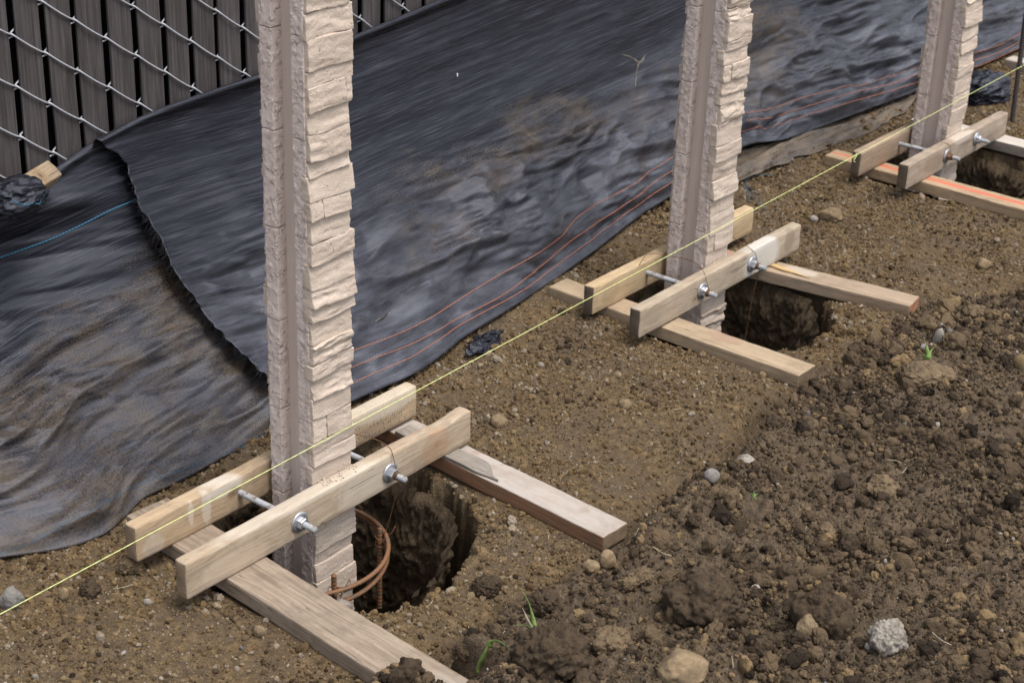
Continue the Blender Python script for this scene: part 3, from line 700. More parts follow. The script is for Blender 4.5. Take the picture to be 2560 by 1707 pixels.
def make_post(k, px, py, label):
    po = empty('concrete_post', (px, py, 0)); tag(po, label, 'post', 'stone faced concrete fence posts')
    def dc(P):
        P[:, 0] += 0.0006*fbm(P[:, 2]*8, P[:, 1]*20, k, 2, 120)
        return P
    V, F = rbox(0.072, 0.126, Z_TOP-Z_BOT, 0.002, (1, 8, 60), dc)
    # the slot floor is slightly hollow
    V[:, 0] *= 1-0.10*np.clip(1-(V[:, 1]/0.028)**2, 0, 1)
    V[:, 2] += (Z_TOP+Z_BOT)/2
    link('core', mesh_from(V, F), MT['core'], po)
    rs = random.Random(50+k)
    for side in (-1, 1):
        z = 0.288-4*0.2205
        if k == 1: z -= 0.06
        if k == 2: z -= 0.02
        while z < Z_TOP-0.05:
            z0, z1 = max(z, Z_BOT), min(z+0.2205, Z_TOP)
            if z1-z0 > 0.03:
                sd = rs.randint(0, 999)
                def df(P, sd=sd):
                    e = np.abs(P[:, 0]) > 0.05
                    P[:, 0] += np.sign(P[:, 0])*e*(0.0014*fbm(P[:, 1]*60+sd, P[:, 2]*60, 0, 3, 130)+0.0016*np.abs(vn(P[:, 1]*120, P[:, 2]*120+sd, 0, 131)))
                    return P
                V, F = rbox(0.128, 0.036, z1-z0-0.0024, 0.0011, (2, 8, 46), df)
                V += np.array([0, side*0.046, (z0+z1)/2]); link('flange_block', mesh_from(V, F), MT['flange'], po)
            z += 0.2205
        # courses of stone on the outer face
        z = Z_BOT; last = 0.0
        while z < Z_TOP:
            h = rs.choice([0.028, 0.034, 0.042, 0.048, 0.054, 0.060, 0.066]); h = min(h, Z_TOP-z+0.002)
            out = rs.uniform(0.0, 0.0085)
            if abs(out-last) < 0.0015: out = (out+0.004) % 0.0085
            tilt = rs.uniform(0.001, 0.0085) if rs.random() < 0.8 else rs.uniform(-0.008, 0.0); rough = rs.choice([0.0015, 0.002, 0.003, 0.004, 0.009])
            if z+h > 0.02 and z < 0.155: out = 0.0; tilt = 0.0; rough = 0.0008     # clamped between the rails here
            elif z+h > 0.18 and z < 0.30: out = min(out, 0.004); tilt = min(tilt, 0.003); rough = 0.0018
            last = out
            xl = -0.0635+rs.uniform(-0.004, 0.0015); xr = 0.0635+rs.uniform(-0.006, 0.010)
            if side > 0: xl += 0.006
            cuts = [(xl, xr)]
            if h > 0.028 and rs.random() < 0.13:
                c = rs.choice([rs.uniform(xl+0.022, xl+0.05), rs.uniform(xr-0.04, xr-0.016)]); cuts = [(xl, c), (c, xr)]
            for a, b in cuts:
                o2 = out+(rs.uniform(-0.002, 0.003) if len(cuts) > 1 and out > 0.002 else 0.0)
                d = 0.022+max(0.0, o2)
                V, F = make_stone(b-a-0.0008, d, h+0.0006, rs.randint(1, 400), tilt if side < 0 else tilt, rs.uniform(-0.004, 0.008) if out > 0 else 0.0, rough)
                V += np.array([0, 0.0713-0.022-d/2+0.022-0.0713*2, 0])*0
                V[:, 1] += -0.0495-d/2
                if side > 0: V[:, 1] *= -1; F = [tuple(reversed(f)) for f in F]
                V += np.array([(a+b)/2, 0, z+h/2])
                link('stone', mesh_from(V, F), MT['stone'], po)
            z += h
    return po
make_post(0, *POSTS[0], 'nearest tan stone faced concrete post, standing in the big hole')
make_post(1, *POSTS[1], 'middle of the three tan stone faced concrete posts')
make_post(2, *POSTS[2], 'farthest tan stone faced concrete post, near the right edge')

# ------------------------------------------------------------------ timber
PINE_D, PINE_L = (0.330, 0.225, 0.128), (0.505, 0.385, 0.255)
def board(name, L, w, h, mat, endmat, r=0.005, wob=0.0012, seed=0, warp=None, loc=(0, 0, 0), rot=(0, 0, 0)):
    def dsp(P):
        P = P.copy()
        P[:, 1] += wob*fbm(P[:, 0]*5+seed, P[:, 2]*8, 0, 2, seed+1)+0.0006*vn(P[:, 0]*50+seed, P[:, 1]*90, P[:, 2]*90, seed)
        P[:, 2] += wob*fbm(P[:, 0]*5+seed, P[:, 1]*8, 0, 2, seed+2)+0.0006*vn(P[:, 0]*50+seed, P[:, 1]*90, P[:, 2]*90+5, seed+4)
        e = np.sign(P[:, 0])*(np.abs(P[:, 0]) > L/2-0.004); P[:, 0] += e*0.0015*vn(P[:, 1]*60, P[:, 2]*60, seed, 4)
        if warp is not None: P = warp(P)
        return P
    V, F = rbox(L, w, h, r, (max(8, int(L/0.012)), 4, 6), dsp)
    me = mesh_from(V, F); me.materials.append(mat); me.materials.append(endmat)
    for p in me.polygons:
        if abs(p.normal.x) > 0.8: p.material_index = 1
    return link(name, me, None, None, loc, rot)
END1 = make_wood('end_grain', (0.17, 0.115, 0.07), (0.30, 0.215, 0.14), end=True)
END2 = make_wood('end_grain_dark', (0.085, 0.065, 0.048), (0.15, 0.115, 0.082), end=True)
WH = (0.60, 0.56, 0.50)
def f1warp(P):
    u = P[:, 0]+0.464; m = sstep(0.0, 0.03, P[:, 2])
    P[:, 2] += m*(-0.006*np.exp(-((u-0.825)/0.05)**2)+0.003*np.exp(-((u-0.905)/0.02)**2)); return P
RM = {}
RM['F1'] = make_wood('rail_timber_a', PINE_D, (0.53, 0.42, 0.30), 0.30, [((0.33, -0.019, -0.005), (0.05, 0.02, 0.05), (0.33, 0.20, 0.115), 0.55, 14), ((0.09, -0.019, 0.0), (0.10, 0.02, 0.05), (0.52, 0.45, 0.36), 0.5, 25), ((-0.33, -0.019, -0.02), (0.10, 0.02, 0.03), (0.52, 0.40, 0.30), 0.4, 20), ((-0.12, 0, 0.04), (0.25, 0.03, 0.012), (0.55, 0.49, 0.41), 0.45, 30)], [(0.335, -0.02, 0.0)], 0.30)
RM['R1'] = make_wood('rail_timber_b', PINE_D, PINE_L, 0.05, [((-0.30, -0.019, 0.012), (0.008, 0.03, 0.03), WH, 0.4, 70), ((-0.255, -0.019, 0.008), (0.014, 0.03, 0.045), WH, 0.42, 60), ((-0.20, 0.0, 0.03), (0.06, 0.05, 0.02), WH, 0.55, 25), ((-0.41, -0.019, -0.02), (0.03, 0.03, 0.03), WH, 0.25, 30), ((0.33, 0, 0.03), (0.13, 0.05, 0.03), (0.56, 0.50, 0.40), 0.55, 12), ((-0.17, -0.019, 0.01), (0.02, 0.02, 0.012), (0.16, 0.11, 0.07), 0.6, 50)], [(-0.175, -0.02, 0.008)], 0.30, speck=((0.28, -0.01, 0.0), (0.17, 0.06, 0.07)))
RM['F2'] = make_wood('rail_timber_c', (0.34, 0.245, 0.155), (0.52, 0.41, 0.285), 0.40, [((0.215, -0.01, 0.0), (0.105, 0.05, 0.08), (0.55, 0.52, 0.47), 0.75, 10), ((0.375, -0.019, 0.01), (0.03, 0.02, 0.04), (0.24, 0.185, 0.13), 0.7, 25), ((-0.38, -0.019, 0.01), (0.05, 0.02, 0.03), (0.26, 0.20, 0.14), 0.5, 25)], [(-0.16, -0.02, -0.015)], 0.25)
RM['R2'] = make_wood('rail_timber_d', (0.36, 0.25, 0.135), (0.53, 0.41, 0.26), 0.0, [((-0.36, -0.019, 0.0), (0.04, 0.02, 0.03), (0.28, 0.20, 0.12), 0.4, 25)], [], 0.18)
RM['F3'] = make_wood('rail_timber_e', (0.27, 0.19, 0.125), (0.44, 0.34, 0.25), 0.35, [((-0.2, -0.019, 0.0), (0.08, 0.02, 0.03), (0.20, 0.145, 0.10), 0.5, 18), ((0.03, -0.01, 0.04), (0.08, 0.03, 0.02), (0.55, 0.48, 0.40), 0.6, 25)], [], 0.4)
RM['R3'] = make_wood('rail_timber_f', (0.25, 0.165, 0.105), (0.38, 0.275, 0.185), 0.2, [], [], 0.35)
RL = {'F1': 'pale front clamp rail bolted across the nearest post, face with two nuts', 'R1': 'rear clamp rail of the nearest post with white paint drips at its left end',
      'F2': 'front clamp rail of the middle post with whitish plaster patch', 'R2': 'clean yellowish rear clamp rail of the middle post',
      'F3': 'brownish front clamp rail of the farthest post with rusty nut', 'R3': 'dark brown rear clamp rail of the farthest post, behind the string knot'}
for i, (k, (y, x0, x1, zb)) in enumerate(RAILS.items()):
    o = board('timber_rail', x1-x0, 0.038, 0.089, RM[k], END2 if k[1] != '1' else END1, 0.006 if k != 'F3' else 0.003, 0.0016, 10+i, f1warp if k == 'F1' else None, ((x0+x1)/2, y+0.019, zb+0.0445))
    tag(o, RL[k], 'timber rail', 'timber rails clamped to the posts')
ORANGE = (0.50, 0.135, 0.075)
SM = {}
SM['1a'] = make_wood('sleeper_timber_a', (0.160, 0.108, 0.068), (0.35, 0.262, 0.18), 0.30, [((0.43, 0, 0.02), (0.06, 0.05, 0.03), (0.40, 0.36, 0.30), 0.4, 60)], [], 0.40, 0.8)
SM['1b'] = make_wood('sleeper_timber_b', (0.165, 0.085, 0.045), (0.27, 0.15, 0.085), 0.0, [((0.23, 0, 0.021), (0.02, 0.015, 0.01), (0.33, 0.27, 0.22), 0.25, 60)], [], 0.45, 1.2, top=((0.40, 0.36, 0.32), 0.9))
SM['2a'] = make_wood('sleeper_timber_c', (0.27, 0.19, 0.115), (0.45, 0.345, 0.225), 0.1, [((0.15, 0.02, 0.02), (0.06, 0.03, 0.01), (0.30, 0.19, 0.13), 0.5, 30)], [], 0.25)
SM['2b'] = make_wood('sleeper_timber_d', (0.25, 0.165, 0.10), (0.42, 0.31, 0.205), 0.25, [((-0.24, 0.0, 0.02), (0.09, 0.022, 0.01), ORANGE, 0.8, 30), ((0.0, 0.01, 0.02), (0.06, 0.03, 0.01), (0.55, 0.50, 0.42), 0.4, 30)], [], 0.25)
SM['3a'] = make_wood('sleeper_timber_e', (0.28, 0.195, 0.115), (0.44, 0.325, 0.21), 0.0, [((0.0, 0.004, 0.021), (0.60, 0.015, 0.012), ORANGE, 0.85, 14)], [], 0.25)
SM['3b'] = make_wood('sleeper_timber_f', (0.16, 0.125, 0.095), (0.27, 0.22, 0.175), 0.4, [], [], 0.3, top=((0.52, 0.47, 0.41), 0.9))
SM['4a'] = make_wood('sleeper_timber_g', (0.2, 0.15, 0.11), (0.36, 0.29, 0.22), 0.4, [((0, 0, 0.022), (0.6, 0.05, 0.008), (0.5, 0.45, 0.38), 0.6, 9)], [], 0.3)
ENDO = make_wood('orange_end_grain', (0.30, 0.13, 0.07), (0.45, 0.22, 0.13), end=True)
SLB = {'1a': 'wide greyish board under the left end of the nearest clamp rails', '1b': 'reddish board with whitewashed top under the right end of the nearest clamp rails',
       '2a': 'pale board under the left end of the middle clamp rails', '2b': 'board with orange tinted end right of the middle post hole',
       '3a': 'board with an orange paint line under the left end of the farthest rails', '3b': 'white topped board right of the farthest post', '4a': 'small far timber board in the top right corner'}
for i, (k, (a, b, w, zt)) in enumerate(SLEEP.items()):
    L = math.hypot(b[0]-a[0], b[1]-a[1]); an = math.atan2(b[1]-a[1], b[0]-a[0])
    th = 0.040
    o = board('timber_sleeper', L, w, th, SM[k], ENDO if k == '2b' else END1, 0.0028, 0.001, 30+i, None, ((a[0]+b[0])/2, (a[1]+b[1])/2, zt-th/2), (0, 0, an))
    tag(o, SLB[k], 'timber board', 'timber boards laid across the soil')
# grey stake offcut on the reddish board, pointed tip
MT['greywood'] = make_wood('grey_stake_timber', (0.13, 0.105, 0.083), (0.25, 0.215, 0.18), 0.55, [], [], 0.3)
MT['splitwood'] = make_wood('split_timber', (0.36, 0.235, 0.10), (0.58, 0.43, 0.24), 0.0, [], [], 0.1)
def stake(P):
    u = P[:, 0]; t = sstep(0.10, 0.165, u)
    P[:, 1] = P[:, 1]*(1-0.93*t)+0.013*t*0+(-0.016)*t
    P[:, 2] += 0.0015*np.sin(u*30); return P
o = board('broken_stake', 0.34, 0.052, 0.008, MT['greywood'], END2, 0.0015, 0.0008, 71, stake, (0.508, 0.005, 0.0420), (0, 0, R(-93)))
tag(o, 'grey pointed stake lying on the reddish board under the nearest rails', 'wooden stake')
def shim(P):
    u = P[:, 0]; t = sstep(-0.03, 0.075, u); P[:, 1] = P[:, 1]*(1-0.9*t)+0.0012*np.sin(u*90); P[:, 2] = P[:, 2]*(1-0.6*t)+0.03*np.clip(u, 0, 1)**1.5; return P
o = board('wood_shim', 0.15, 0.022, 0.0055, MT['splitwood'], END1, 0.001, 0.001, 72, shim, (2.10, -0.015, 0.0325), (0, 0, R(-92)))
tag(o, 'yellow split wood sliver wedged under the front rail of the middle post', 'wood sliver')
# block of timber poking out by the fence
MT['blockwood'] = make_wood('block_timber', (0.23, 0.155, 0.085), (0.38, 0.275, 0.165), 0.2, [], [(0.02, 0.0, 0.018)], 0.4)
o = board('wood_block', 0.16, 0.05, 0.036, MT['blockwood'], END1, 0.005, 0.001, 73, None, (-0.022, 0.872, 0.664), (R(38), R(-4), R(16)))
tag(o, 'short tan wood block poking out against the fence at left', 'wood block')

# ------------------------------------------------------------------ threaded rods, washers, nuts
def rod_mesh(L, r=0.0078, pitch=0.0026):
    prof = [(r*0.75, 0.0)]; y = 0.0015
    while y < L-0.0015:
        prof += [(r*0.88, y), (r, y+pitch*0.4), (r, y+pitch*0.55)]; y += pitch
    prof.append((r*0.75, L)); return prof
def hexnut(r, h):
    V = []; F = []
    for y, s in ((0, 0.93), (h*0.14, 1.0), (h*0.86, 1.0), (h, 0.93)):
        for k in range(6):
            a = math.pi/3*k+0.3; V.append((r*s*math.cos(a), y, r*s*math.sin(a)))
    for i in range(3):
        for k in range(6): F.append((i*6+k, (i+1)*6+k, (i+1)*6+(k+1) % 6, i*6+(k+1) % 6))
    F.append(tuple(range(6))); F.append(tuple(18+k for k in range(6))[::-1])
    return np.array(V), F
wash = mesh_from(*lathe_y([(0.0082, -0.0040), (0.019, -0.0040), (0.0235, -0.0028), (0.0252, -0.0012), (0.0252, 0.0), (0.0082, 0.0)], 32)); wash.materials.append(MT['galv'])
nut_f = mesh_from(*hexnut(0.0150, 0.0130), smooth=False); nut_f.materials.append(MT['galv'])
MT['rustynut'] = make_rust('rusty_nut', (0.30, 0.29, 0.28), (0.20, 0.095, 0.045), 0.65)
nut_r = nut_f.copy(); nut_r.materials.clear(); nut_r.materials.append(MT['rustynut'])
MT['galvrod'] = make_rust('galvanised_rod', (0.34, 0.35, 0.36), (0.20, 0.13, 0.085), 0.2)
RODS = [('F1', 'R1', -0.020, 0.089, 'near', 'left'), ('F1', 'R1', 0.279, 0.087, 'near', 'right'),
        ('F2', 'R2', 1.692, 0.079, 'mid', 'left'), ('F2', 'R2', 1.970, 0.078, 'mid', 'right'),
        ('F3', 'R3', 3.290, 0.090, 'far', 'left'), ('F3', 'R3', 3.532, 0.094, 'far', 'right')]
PN = {'near': 'nearest', 'mid': 'middle', 'far': 'farthest'}
for i, (f, r, x, z, w, sd) in enumerate(RODS):
    yf = RAILS[f][0]; yr = RAILS[r][0]+0.038; L = yr-yf+0.052+0.03
    e = empty('threaded_rod', (x, yf, z)); tag(e, '%s threaded steel rod with washer and nut clamping the %s post rails' % (sd, PN[w]), 'threaded rod', 'rods through the clamp rails')
    V, F = lathe_y(rod_mesh(L), 14); V[:, 1] += -0.052
    link('rod', mesh_from(V, F), MT['galvrod'], e)
    link('washer', wash, None, e, (0, -0.0016, 0)); link('nut', nut_r if (w, sd) == ('far', 'left') else nut_f, None, e, (0, -0.0186, 0), (0, 0.4*i, 0))
    link('washer', wash, None, e, (0, yr-yf+0.0051, 0)); link('nut', nut_f, None, e, (0, yr-yf+0.006, 0), (0, 0.7*i, 0))
# rusty tie wires
def wire(name, pts, label, r=0.0011):
    o = link('tie_wire', tube(catmull(pts, 0.006), r, 5), MT['rustwire']); return tag(o, label, 'tie wire', 'rusty tie wires')
def coil(x, y0, z, n, r=0.0094, step=0.0022, start=0.0):
    return [(x+r*math.cos(start+a*math.pi/4), y0-step*a/8, z+r*math.sin(start+a*math.pi/4)) for a in range(n*8)]
xb, zb = 0.279, 0.087
wire('w', [(0.19, 0.09, 0.215), (0.205, 0.05, 0.205), (0.255, 0.02, 0.178), (0.283, 0.004, 0.150), (0.286, -0.006, 0.125), (0.284, -0.016, 0.100)] + coil(xb, -0.0205, zb, 4, start=0.9) + [(0.283, -0.028, 0.076), (0.281, -0.024, 0.05), (0.274, -0.012, -0.01), (0.268, -0.002, -0.062), (0.262, 0.004, -0.078)], 'thin rusty wire from the nearest post nut down to the rebar ring')
xb, zb = 1.970, 0.078
wire('w', [(1.91, 0.15, 0.165), (1.93, 0.11, 0.165), (1.955, 0.07, 0.140), (1.972, 0.042, 0.118), (1.974, 0.030, 0.092)]+coil(xb, 0.0255, zb, 4, start=1.2)+[(1.972, 0.018, 0.066), (1.968, 0.022, 0.03), (1.962, 0.03, -0.06), (1.955, 0.035, -0.2)], 'rusty wire on right nut of the middle post, hanging into its hole')
xb, zb = 1.692, 0.079
wire('w', [(1.64, 0.24, 0.120), (1.67, 0.23, 0.150), (1.70, 0.18, 0.150), (1.715, 0.10, 0.150), (1.712, 0.060, 0.132), (1.700, 0.034, 0.100)]+coil(xb, 0.0255, zb, 4, start=1.0)+[(1.68, 0.022, 0.086), (1.66, 0.030, 0.098), (1.64, 0.040, 0.104)], 'rusty wire looped over both rails to the left nut of the middle post')
xb, zb = 3.290, 0.090
wire('w', [(3.27, 0.10, 0.137), (3.285, 0.06, 0.138), (3.297, 0.038, 0.128), (3.297, 0.032, 0.105)]+coil(xb, 0.021, zb, 3, start=1.0)+[(3.285, 0.018, 0.088)], 'rusty wire on the left nut of the farthest post')
p0, p1 = on_sheet(*cast(328, 1075, 'L'), 'L', 0.012), on_sheet(*cast(400, 1118, 'L'), 'L', 0.01)
wire('w', [p0, (p0+p1)/2+np.array([0, -0.006, 0.006]), p1], 'short rusty wire lying on the dirty tarp behind the nearest rails', 0.0007)

# ------------------------------------------------------------------ rebar cage in the near hole
def ribbed(path, r, step=0.0022, every=4, closed=False, n=8):
    k = np.arange(len(path)); return tube(path, r*(1+0.16*((k % every) < every/2)), n, closed)
cage = empty('rebar_cage', (0.10, 0.12, -0.09)); tag(cage, 'rusty ribbed rebar cage around the nearest post inside its hole', 'rebar cage')
for q, (zz, rr, dx) in enumerate([(0.004, 0.207, 0.0), (-0.016, 0.203, 0.003), (-0.30, 0.207, 0.0), (-0.55, 0.207, 0.0)]):
    a = np.arange(0, 2*math.pi-1e-6, 0.0026/rr)
    tl = 0.018*(q == 1)
    path = np.stack([rr*np.cos(a)+dx, rr*np.sin(a), zz+tl*np.sin(a+0.8)], 1)
    link('hoop', ribbed(path, 0.0052, closed=True), MT['rebar'], cage)
for a, top in [(-0.58, 0.028), (-1.95, 0.040), (0.75, 0.01), (2.1, 0.01), (3.4, 0.01)]:
    x, y = 0.192*math.cos(a), 0.192*math.sin(a); zz = np.arange(-0.66, top, 0.0026)
    link('upright_bar', ribbed(np.stack([x+0*zz, y+0*zz, zz], 1), 0.0058), MT['rebar'], cage)
for a in (-0.58, -1.95):      # tie wire wrapped where bar and ring meet
    x, y = 0.197*math.cos(a), 0.197*math.sin(a)
    pts = [(x+0.0155*math.cos(t*0.8), y+0.0155*math.sin(t*0.8), -0.008+0.012*math.sin(t*0.55)) for t in range(26)]
    pts += [(x+0.018, y-0.012, 0.006), (x+0.03, y-0.016, 0.024), (x+0.032, y-0.018, 0.014)]
    link('binding_wire', tube(catmull(pts, 0.004), 0.0011, 5), MT['rustwire'], cage)
o = link('rebar_stake', ribbed(np.array([np.array([4.11, 0.14, -0.08])*(1-t)+np.array([4.16, 0.19, 0.75])*t for t in np.linspace(0, 1, 330)]), 0.0095), MT['stake'])
tag(o, 'dark steel stake standing beside the farthest rail at the right edge', 'steel stake')

# ------------------------------------------------------------------ mason's string
A = ony(-330, 1410+0.5357*330, 0.016); B = ony(2560, 1410-0.5357*2560, 0.078)
st = empty('mason_string', tuple(A)); tag(st, 'yellow green mason string stretched past the posts, knotted at the far rail', 'string')
n = 1500; t = np.linspace(0, 1, n)[:, None]; P = (B-A)[None]*t
ph = t[:, 0]*n*0.9
link('line', tube(P, 0.00092+0.00015*np.sin(ph), 6), MT['string'], st)
d = ray(1962, 360); u = (B-A)/np.linalg.norm(B-A)
# nearest point of the string to that sight line
w0 = A-CC; aa, bb, cc_ = u@u, u@d, d@d; dd, ee = u@w0, d@w0
K = (bb*ee-cc_*dd)/(aa*cc_-bb*bb)*u
kp = [K+np.array(q)*0.001 for q in [(-9, 0, -4), (-5, -3, 3), (0, -4, 5), (5, -2, 2), (6, 2, -3), (0, 4, -4), (-5, 3, 1), (-1, -4, 4), (4, -5, 1), (2, -4, -7), (-3, -2, -13), (2, -3, -19), (7, -3, -21)]]
link('knot', tube(catmull(kp, 0.0012), 0.0013, 6), MT['string'], st)
kp = [K+np.array(q)*0.001 for q in [(-6, -3, 1), (2, -5, 6), (9, -4, 8), (13, -3, 3), (8, -4, -2), (0, -5, -4), (-6, -4, -9), (-5, -3, -15)]]
link('knot_loop', tube(catmull(kp, 0.0012), 0.0012, 6), MT['string'], st)

# ------------------------------------------------------------------ bunched tarp bag by the fence, blue stitches
V, F = ico(5)
d = 1+0.20*fbm(V[:, 0]*1.4, V[:, 1]*1.4, V[:, 2]*1.4, 2, 5)+0.20*(1-np.abs(fbm(V[:, 0]*2.2+4, V[:, 1]*2.2, V[:, 2]*3.5, 3, 6))*2.4)
V = V*d[:, None]*np.array([0.066, 0.050, 0.042])
me = mesh_from(V, F); uvl = me.uv_layers.new(name='UVMap')
vi = np.zeros(len(me.loops), np.int32); me.loops.foreach_get('vertex_index', vi)
uvl.data.foreach_set('uv', (np.stack([V[:, 0], V[:, 2]+V[:, 1]*0.5], 1)[vi]).astype(np.float32).ravel())
at = me.attributes.new('dirt', 'FLOAT', 'POINT'); at.data.foreach_set('value', np.full(len(V), 0.35, np.float32))
bp = ony(42, 455, 0.80)
bag = link('bunched_tarp', me, MT['tarp'], None, tuple(bp)); tag(bag, 'crumpled bundle of black tarp with blue stitching at the left edge', 'tarp bundle')
pts = []
for a in np.linspace(-0.8, 0.9, 16):
    dv = np.array([math.sin(a), -math.cos(a)*0.9, 0.18-0.45*math.exp(-((a-0.35)/0.3)**2)+0.15*math.sin(a*5)]); dv /= np.linalg.norm(dv)
    i = int(np.argmax((V/np.linalg.norm(V, axis=1)[:, None])@dv)); pts.append(V[i]*1.02)
link('blue_stitching', tube(catmull(pts, 0.002), 0.0012, 5), MT['blue'], bag)
# a second crumpled piece far right, beyond the last post
V, F = ico(5); d = 1+0.25*fbm(V[:, 0]*1.4+9, V[:, 1]*1.4, V[:, 2]*1.4, 2, 15)+0.25*(1-np.abs(fbm(V[:, 0]*2.2+7, V[:, 1]*2.2, V[:, 2]*3.5, 3, 16))*2.4)
V = V*d[:, None]*np.array([0.13, 0.08, 0.055]); me = mesh_from(V, F); uvl = me.uv_layers.new(name='UVMap')
uvl.data.foreach_set('uv', (np.stack([V[:, 0], V[:, 2]+V[:, 1]*0.5], 1)[vi]).astype(np.float32).ravel())
at = me.attributes.new('dirt', 'FLOAT', 'POINT'); at.data.foreach_set('value', np.full(len(V), 0.3, np.float32))
p = onz(2262, 205, 0.04); o = link('bunched_tarp', me, MT['tarp'], None, tuple(p)); tag(o, 'crumpled black tarp heap on soil right of the farthest post', 'tarp bundle')

# ------------------------------------------------------------------ stones and big clods that can be picked out
MT['clod_dark'] = make_rock('dark_clod', (0.026, 0.0185, 0.0120), (0.105, 0.071, 0.042), 60, 0.008, 0.2)
MT['clod_brown'] = make_rock('brown_clod', (0.075, 0.051, 0.030), (0.22, 0.155, 0.09), 50, 0.005, 0.25)
MT['rock_tan'] = make_rock('tan_stone', (0.17, 0.118, 0.065), (0.32, 0.235, 0.14), 38, 0.003, 0.55)
MT['rock_grey'] = make_rock('grey_stone', (0.13, 0.125, 0.12), (0.24, 0.22, 0.195), 40, 0.002, 0.25)
MT['rock_white'] = make_rock('pale_stone', (0.22, 0.19, 0.155), (0.42, 0.375, 0.32), 55, 0.006, 0.65)
# view px centre, width px, height px, material, facet, crumb, label
STONES = [
 (1268, 1512, 150, 120, 'clod_dark', 0.0, 0.16, 'big dark lumpy soil clod beside the grass blades at bottom centre'),
 (1408, 1482, 88, 62, 'clod_brown', 0.3, 0.06, 'grey brown rounded clod right of the big dark clod near the grass'),
 (1570, 1538, 118, 62, 'rock_tan', 0.75, 0.0, 'smooth tan stone at the bottom edge, largest pale stone there'),
 (2036, 1474, 82, 66, 'rock_white', 0.5, 0.20, 'jagged whitish rock at lower right'),
 (1618, 1392, 165, 110, 'clod_dark', 0.3, 0.10, 'dark bulky soil clod above the smooth tan stone'),
 (1888, 1420, 120, 100, 'clod_dark', 0.5, 0.08, 'dark angular clod left of the jagged whitish rock'),
 (1856, 1450, 50, 58, 'rock_tan', 0.5, 0.04, 'upright tan stone leaning on the dark angular clod'),
 (1472, 1330, 50, 36, 'clod_brown', 0.3, 0.08, 'ochre clod on the trench lip near the round pebble'),
 (1446, 1346, 34, 28, 'clod_brown', 0.2, 0.08, 'smaller ochre clod touching the trench lip clod'),
 (1394, 1290, 38, 40, 'rock_tan', 0.3, 0.0, 'round beige pebble by the end of the reddish board'),
 (1356, 1306, 40, 22, 'rock_tan', 0.8, 0.0, 'flat tan chip left of the round beige pebble'),
 (1896, 1235, 42, 44, 'clod_brown', 0.5, 0.04, 'grey brown angular stone in the middle of the dark soil bank'),
 (2028, 1130, 70, 46, 'clod_brown', 0.7, 0.03, 'flat slab of soil high in the dark bank at right'),
 (2130, 866, 110, 34, 'clod_brown', 0.6, 0.03, 'long flat stone below the green seedling at right'),
 (28, 1380, 54, 46, 'rock_grey', 0.5, 0.02, 'grey stone at the left edge under the string'),
 (148, 1372, 24, 32, 'rock_tan', 0.4, 0.0, 'egg shaped tan pebble near the left edge beside the string'),
 (300, 1306, 56, 40, 'clod_brown', 0.5, 0.05, 'flattened brown clod below the left end of the nearest rear rail'),
 (205, 1358, 44, 36, 'clod_dark', 0.5, 0.06, 'dark clod right of the egg shaped pebble'),
 (596, 1456, 28, 26, 'rock_tan', 0.2, 0.0, 'pinkish tan round pebble left of the wide greyish board'),
 (1634, 1096, 36, 26, 'rock_grey', 0.4, 0.0, 'blue grey stone in the trench right of the reddish board'),
 (1712, 1058, 40, 12, 'rock_white', 0.7, 0.03, 'thin white chip in the trench shadow'),
 (1146, 972, 40, 28, 'rock_tan', 0.4, 0.05, 'buff clod right of the nearest rails, by the board'),
 (1436, 934, 32, 22, 'rock_tan', 0.4, 0.03, 'buff stone in open soil between first and second posts'),
 (1906, 500, 56, 28, 'rock_tan', 0.6, 0.02, 'wide buff stone right of the middle rail ends'),
 (1868, 508, 20, 14, 'rock_white', 0.4, 0.0, 'small pale pebble left of the wide buff stone'),
 (2258, 612, 34, 22, 'rock_tan', 0.4, 0.03, 'buff stone on level soil near the right edge'),
 (2238, 722, 50, 24, 'clod_brown', 0.4, 0.04, 'brown lump on the bank above the green seedling'),
 (784, 1384, 56, 30, 'rock_white', 0.4, 0.12, 'white broken concrete lump by the rusty rebar in the near hole'),
 (1780, 975, 40, 30, 'clod_dark', 0.4, 0.08, 'dark crumb of soil on the trench edge beside the pale board end'),
 (1250, 1388, 64, 46, 'clod_dark', 0.2, 0.14, 'dark clod on the soil right of the near hole, above the grass blades'),
 (1120, 1352, 60, 42, 'clod_dark', 0.2, 0.14, 'dark crumbly clod on the rim of the near hole'),
 (1062, 1506, 42, 32, 'clod_dark', 0.2, 0.14, 'dark clod lying against the wide greyish board near the bottom edge'),
]
CLOD_EX = []
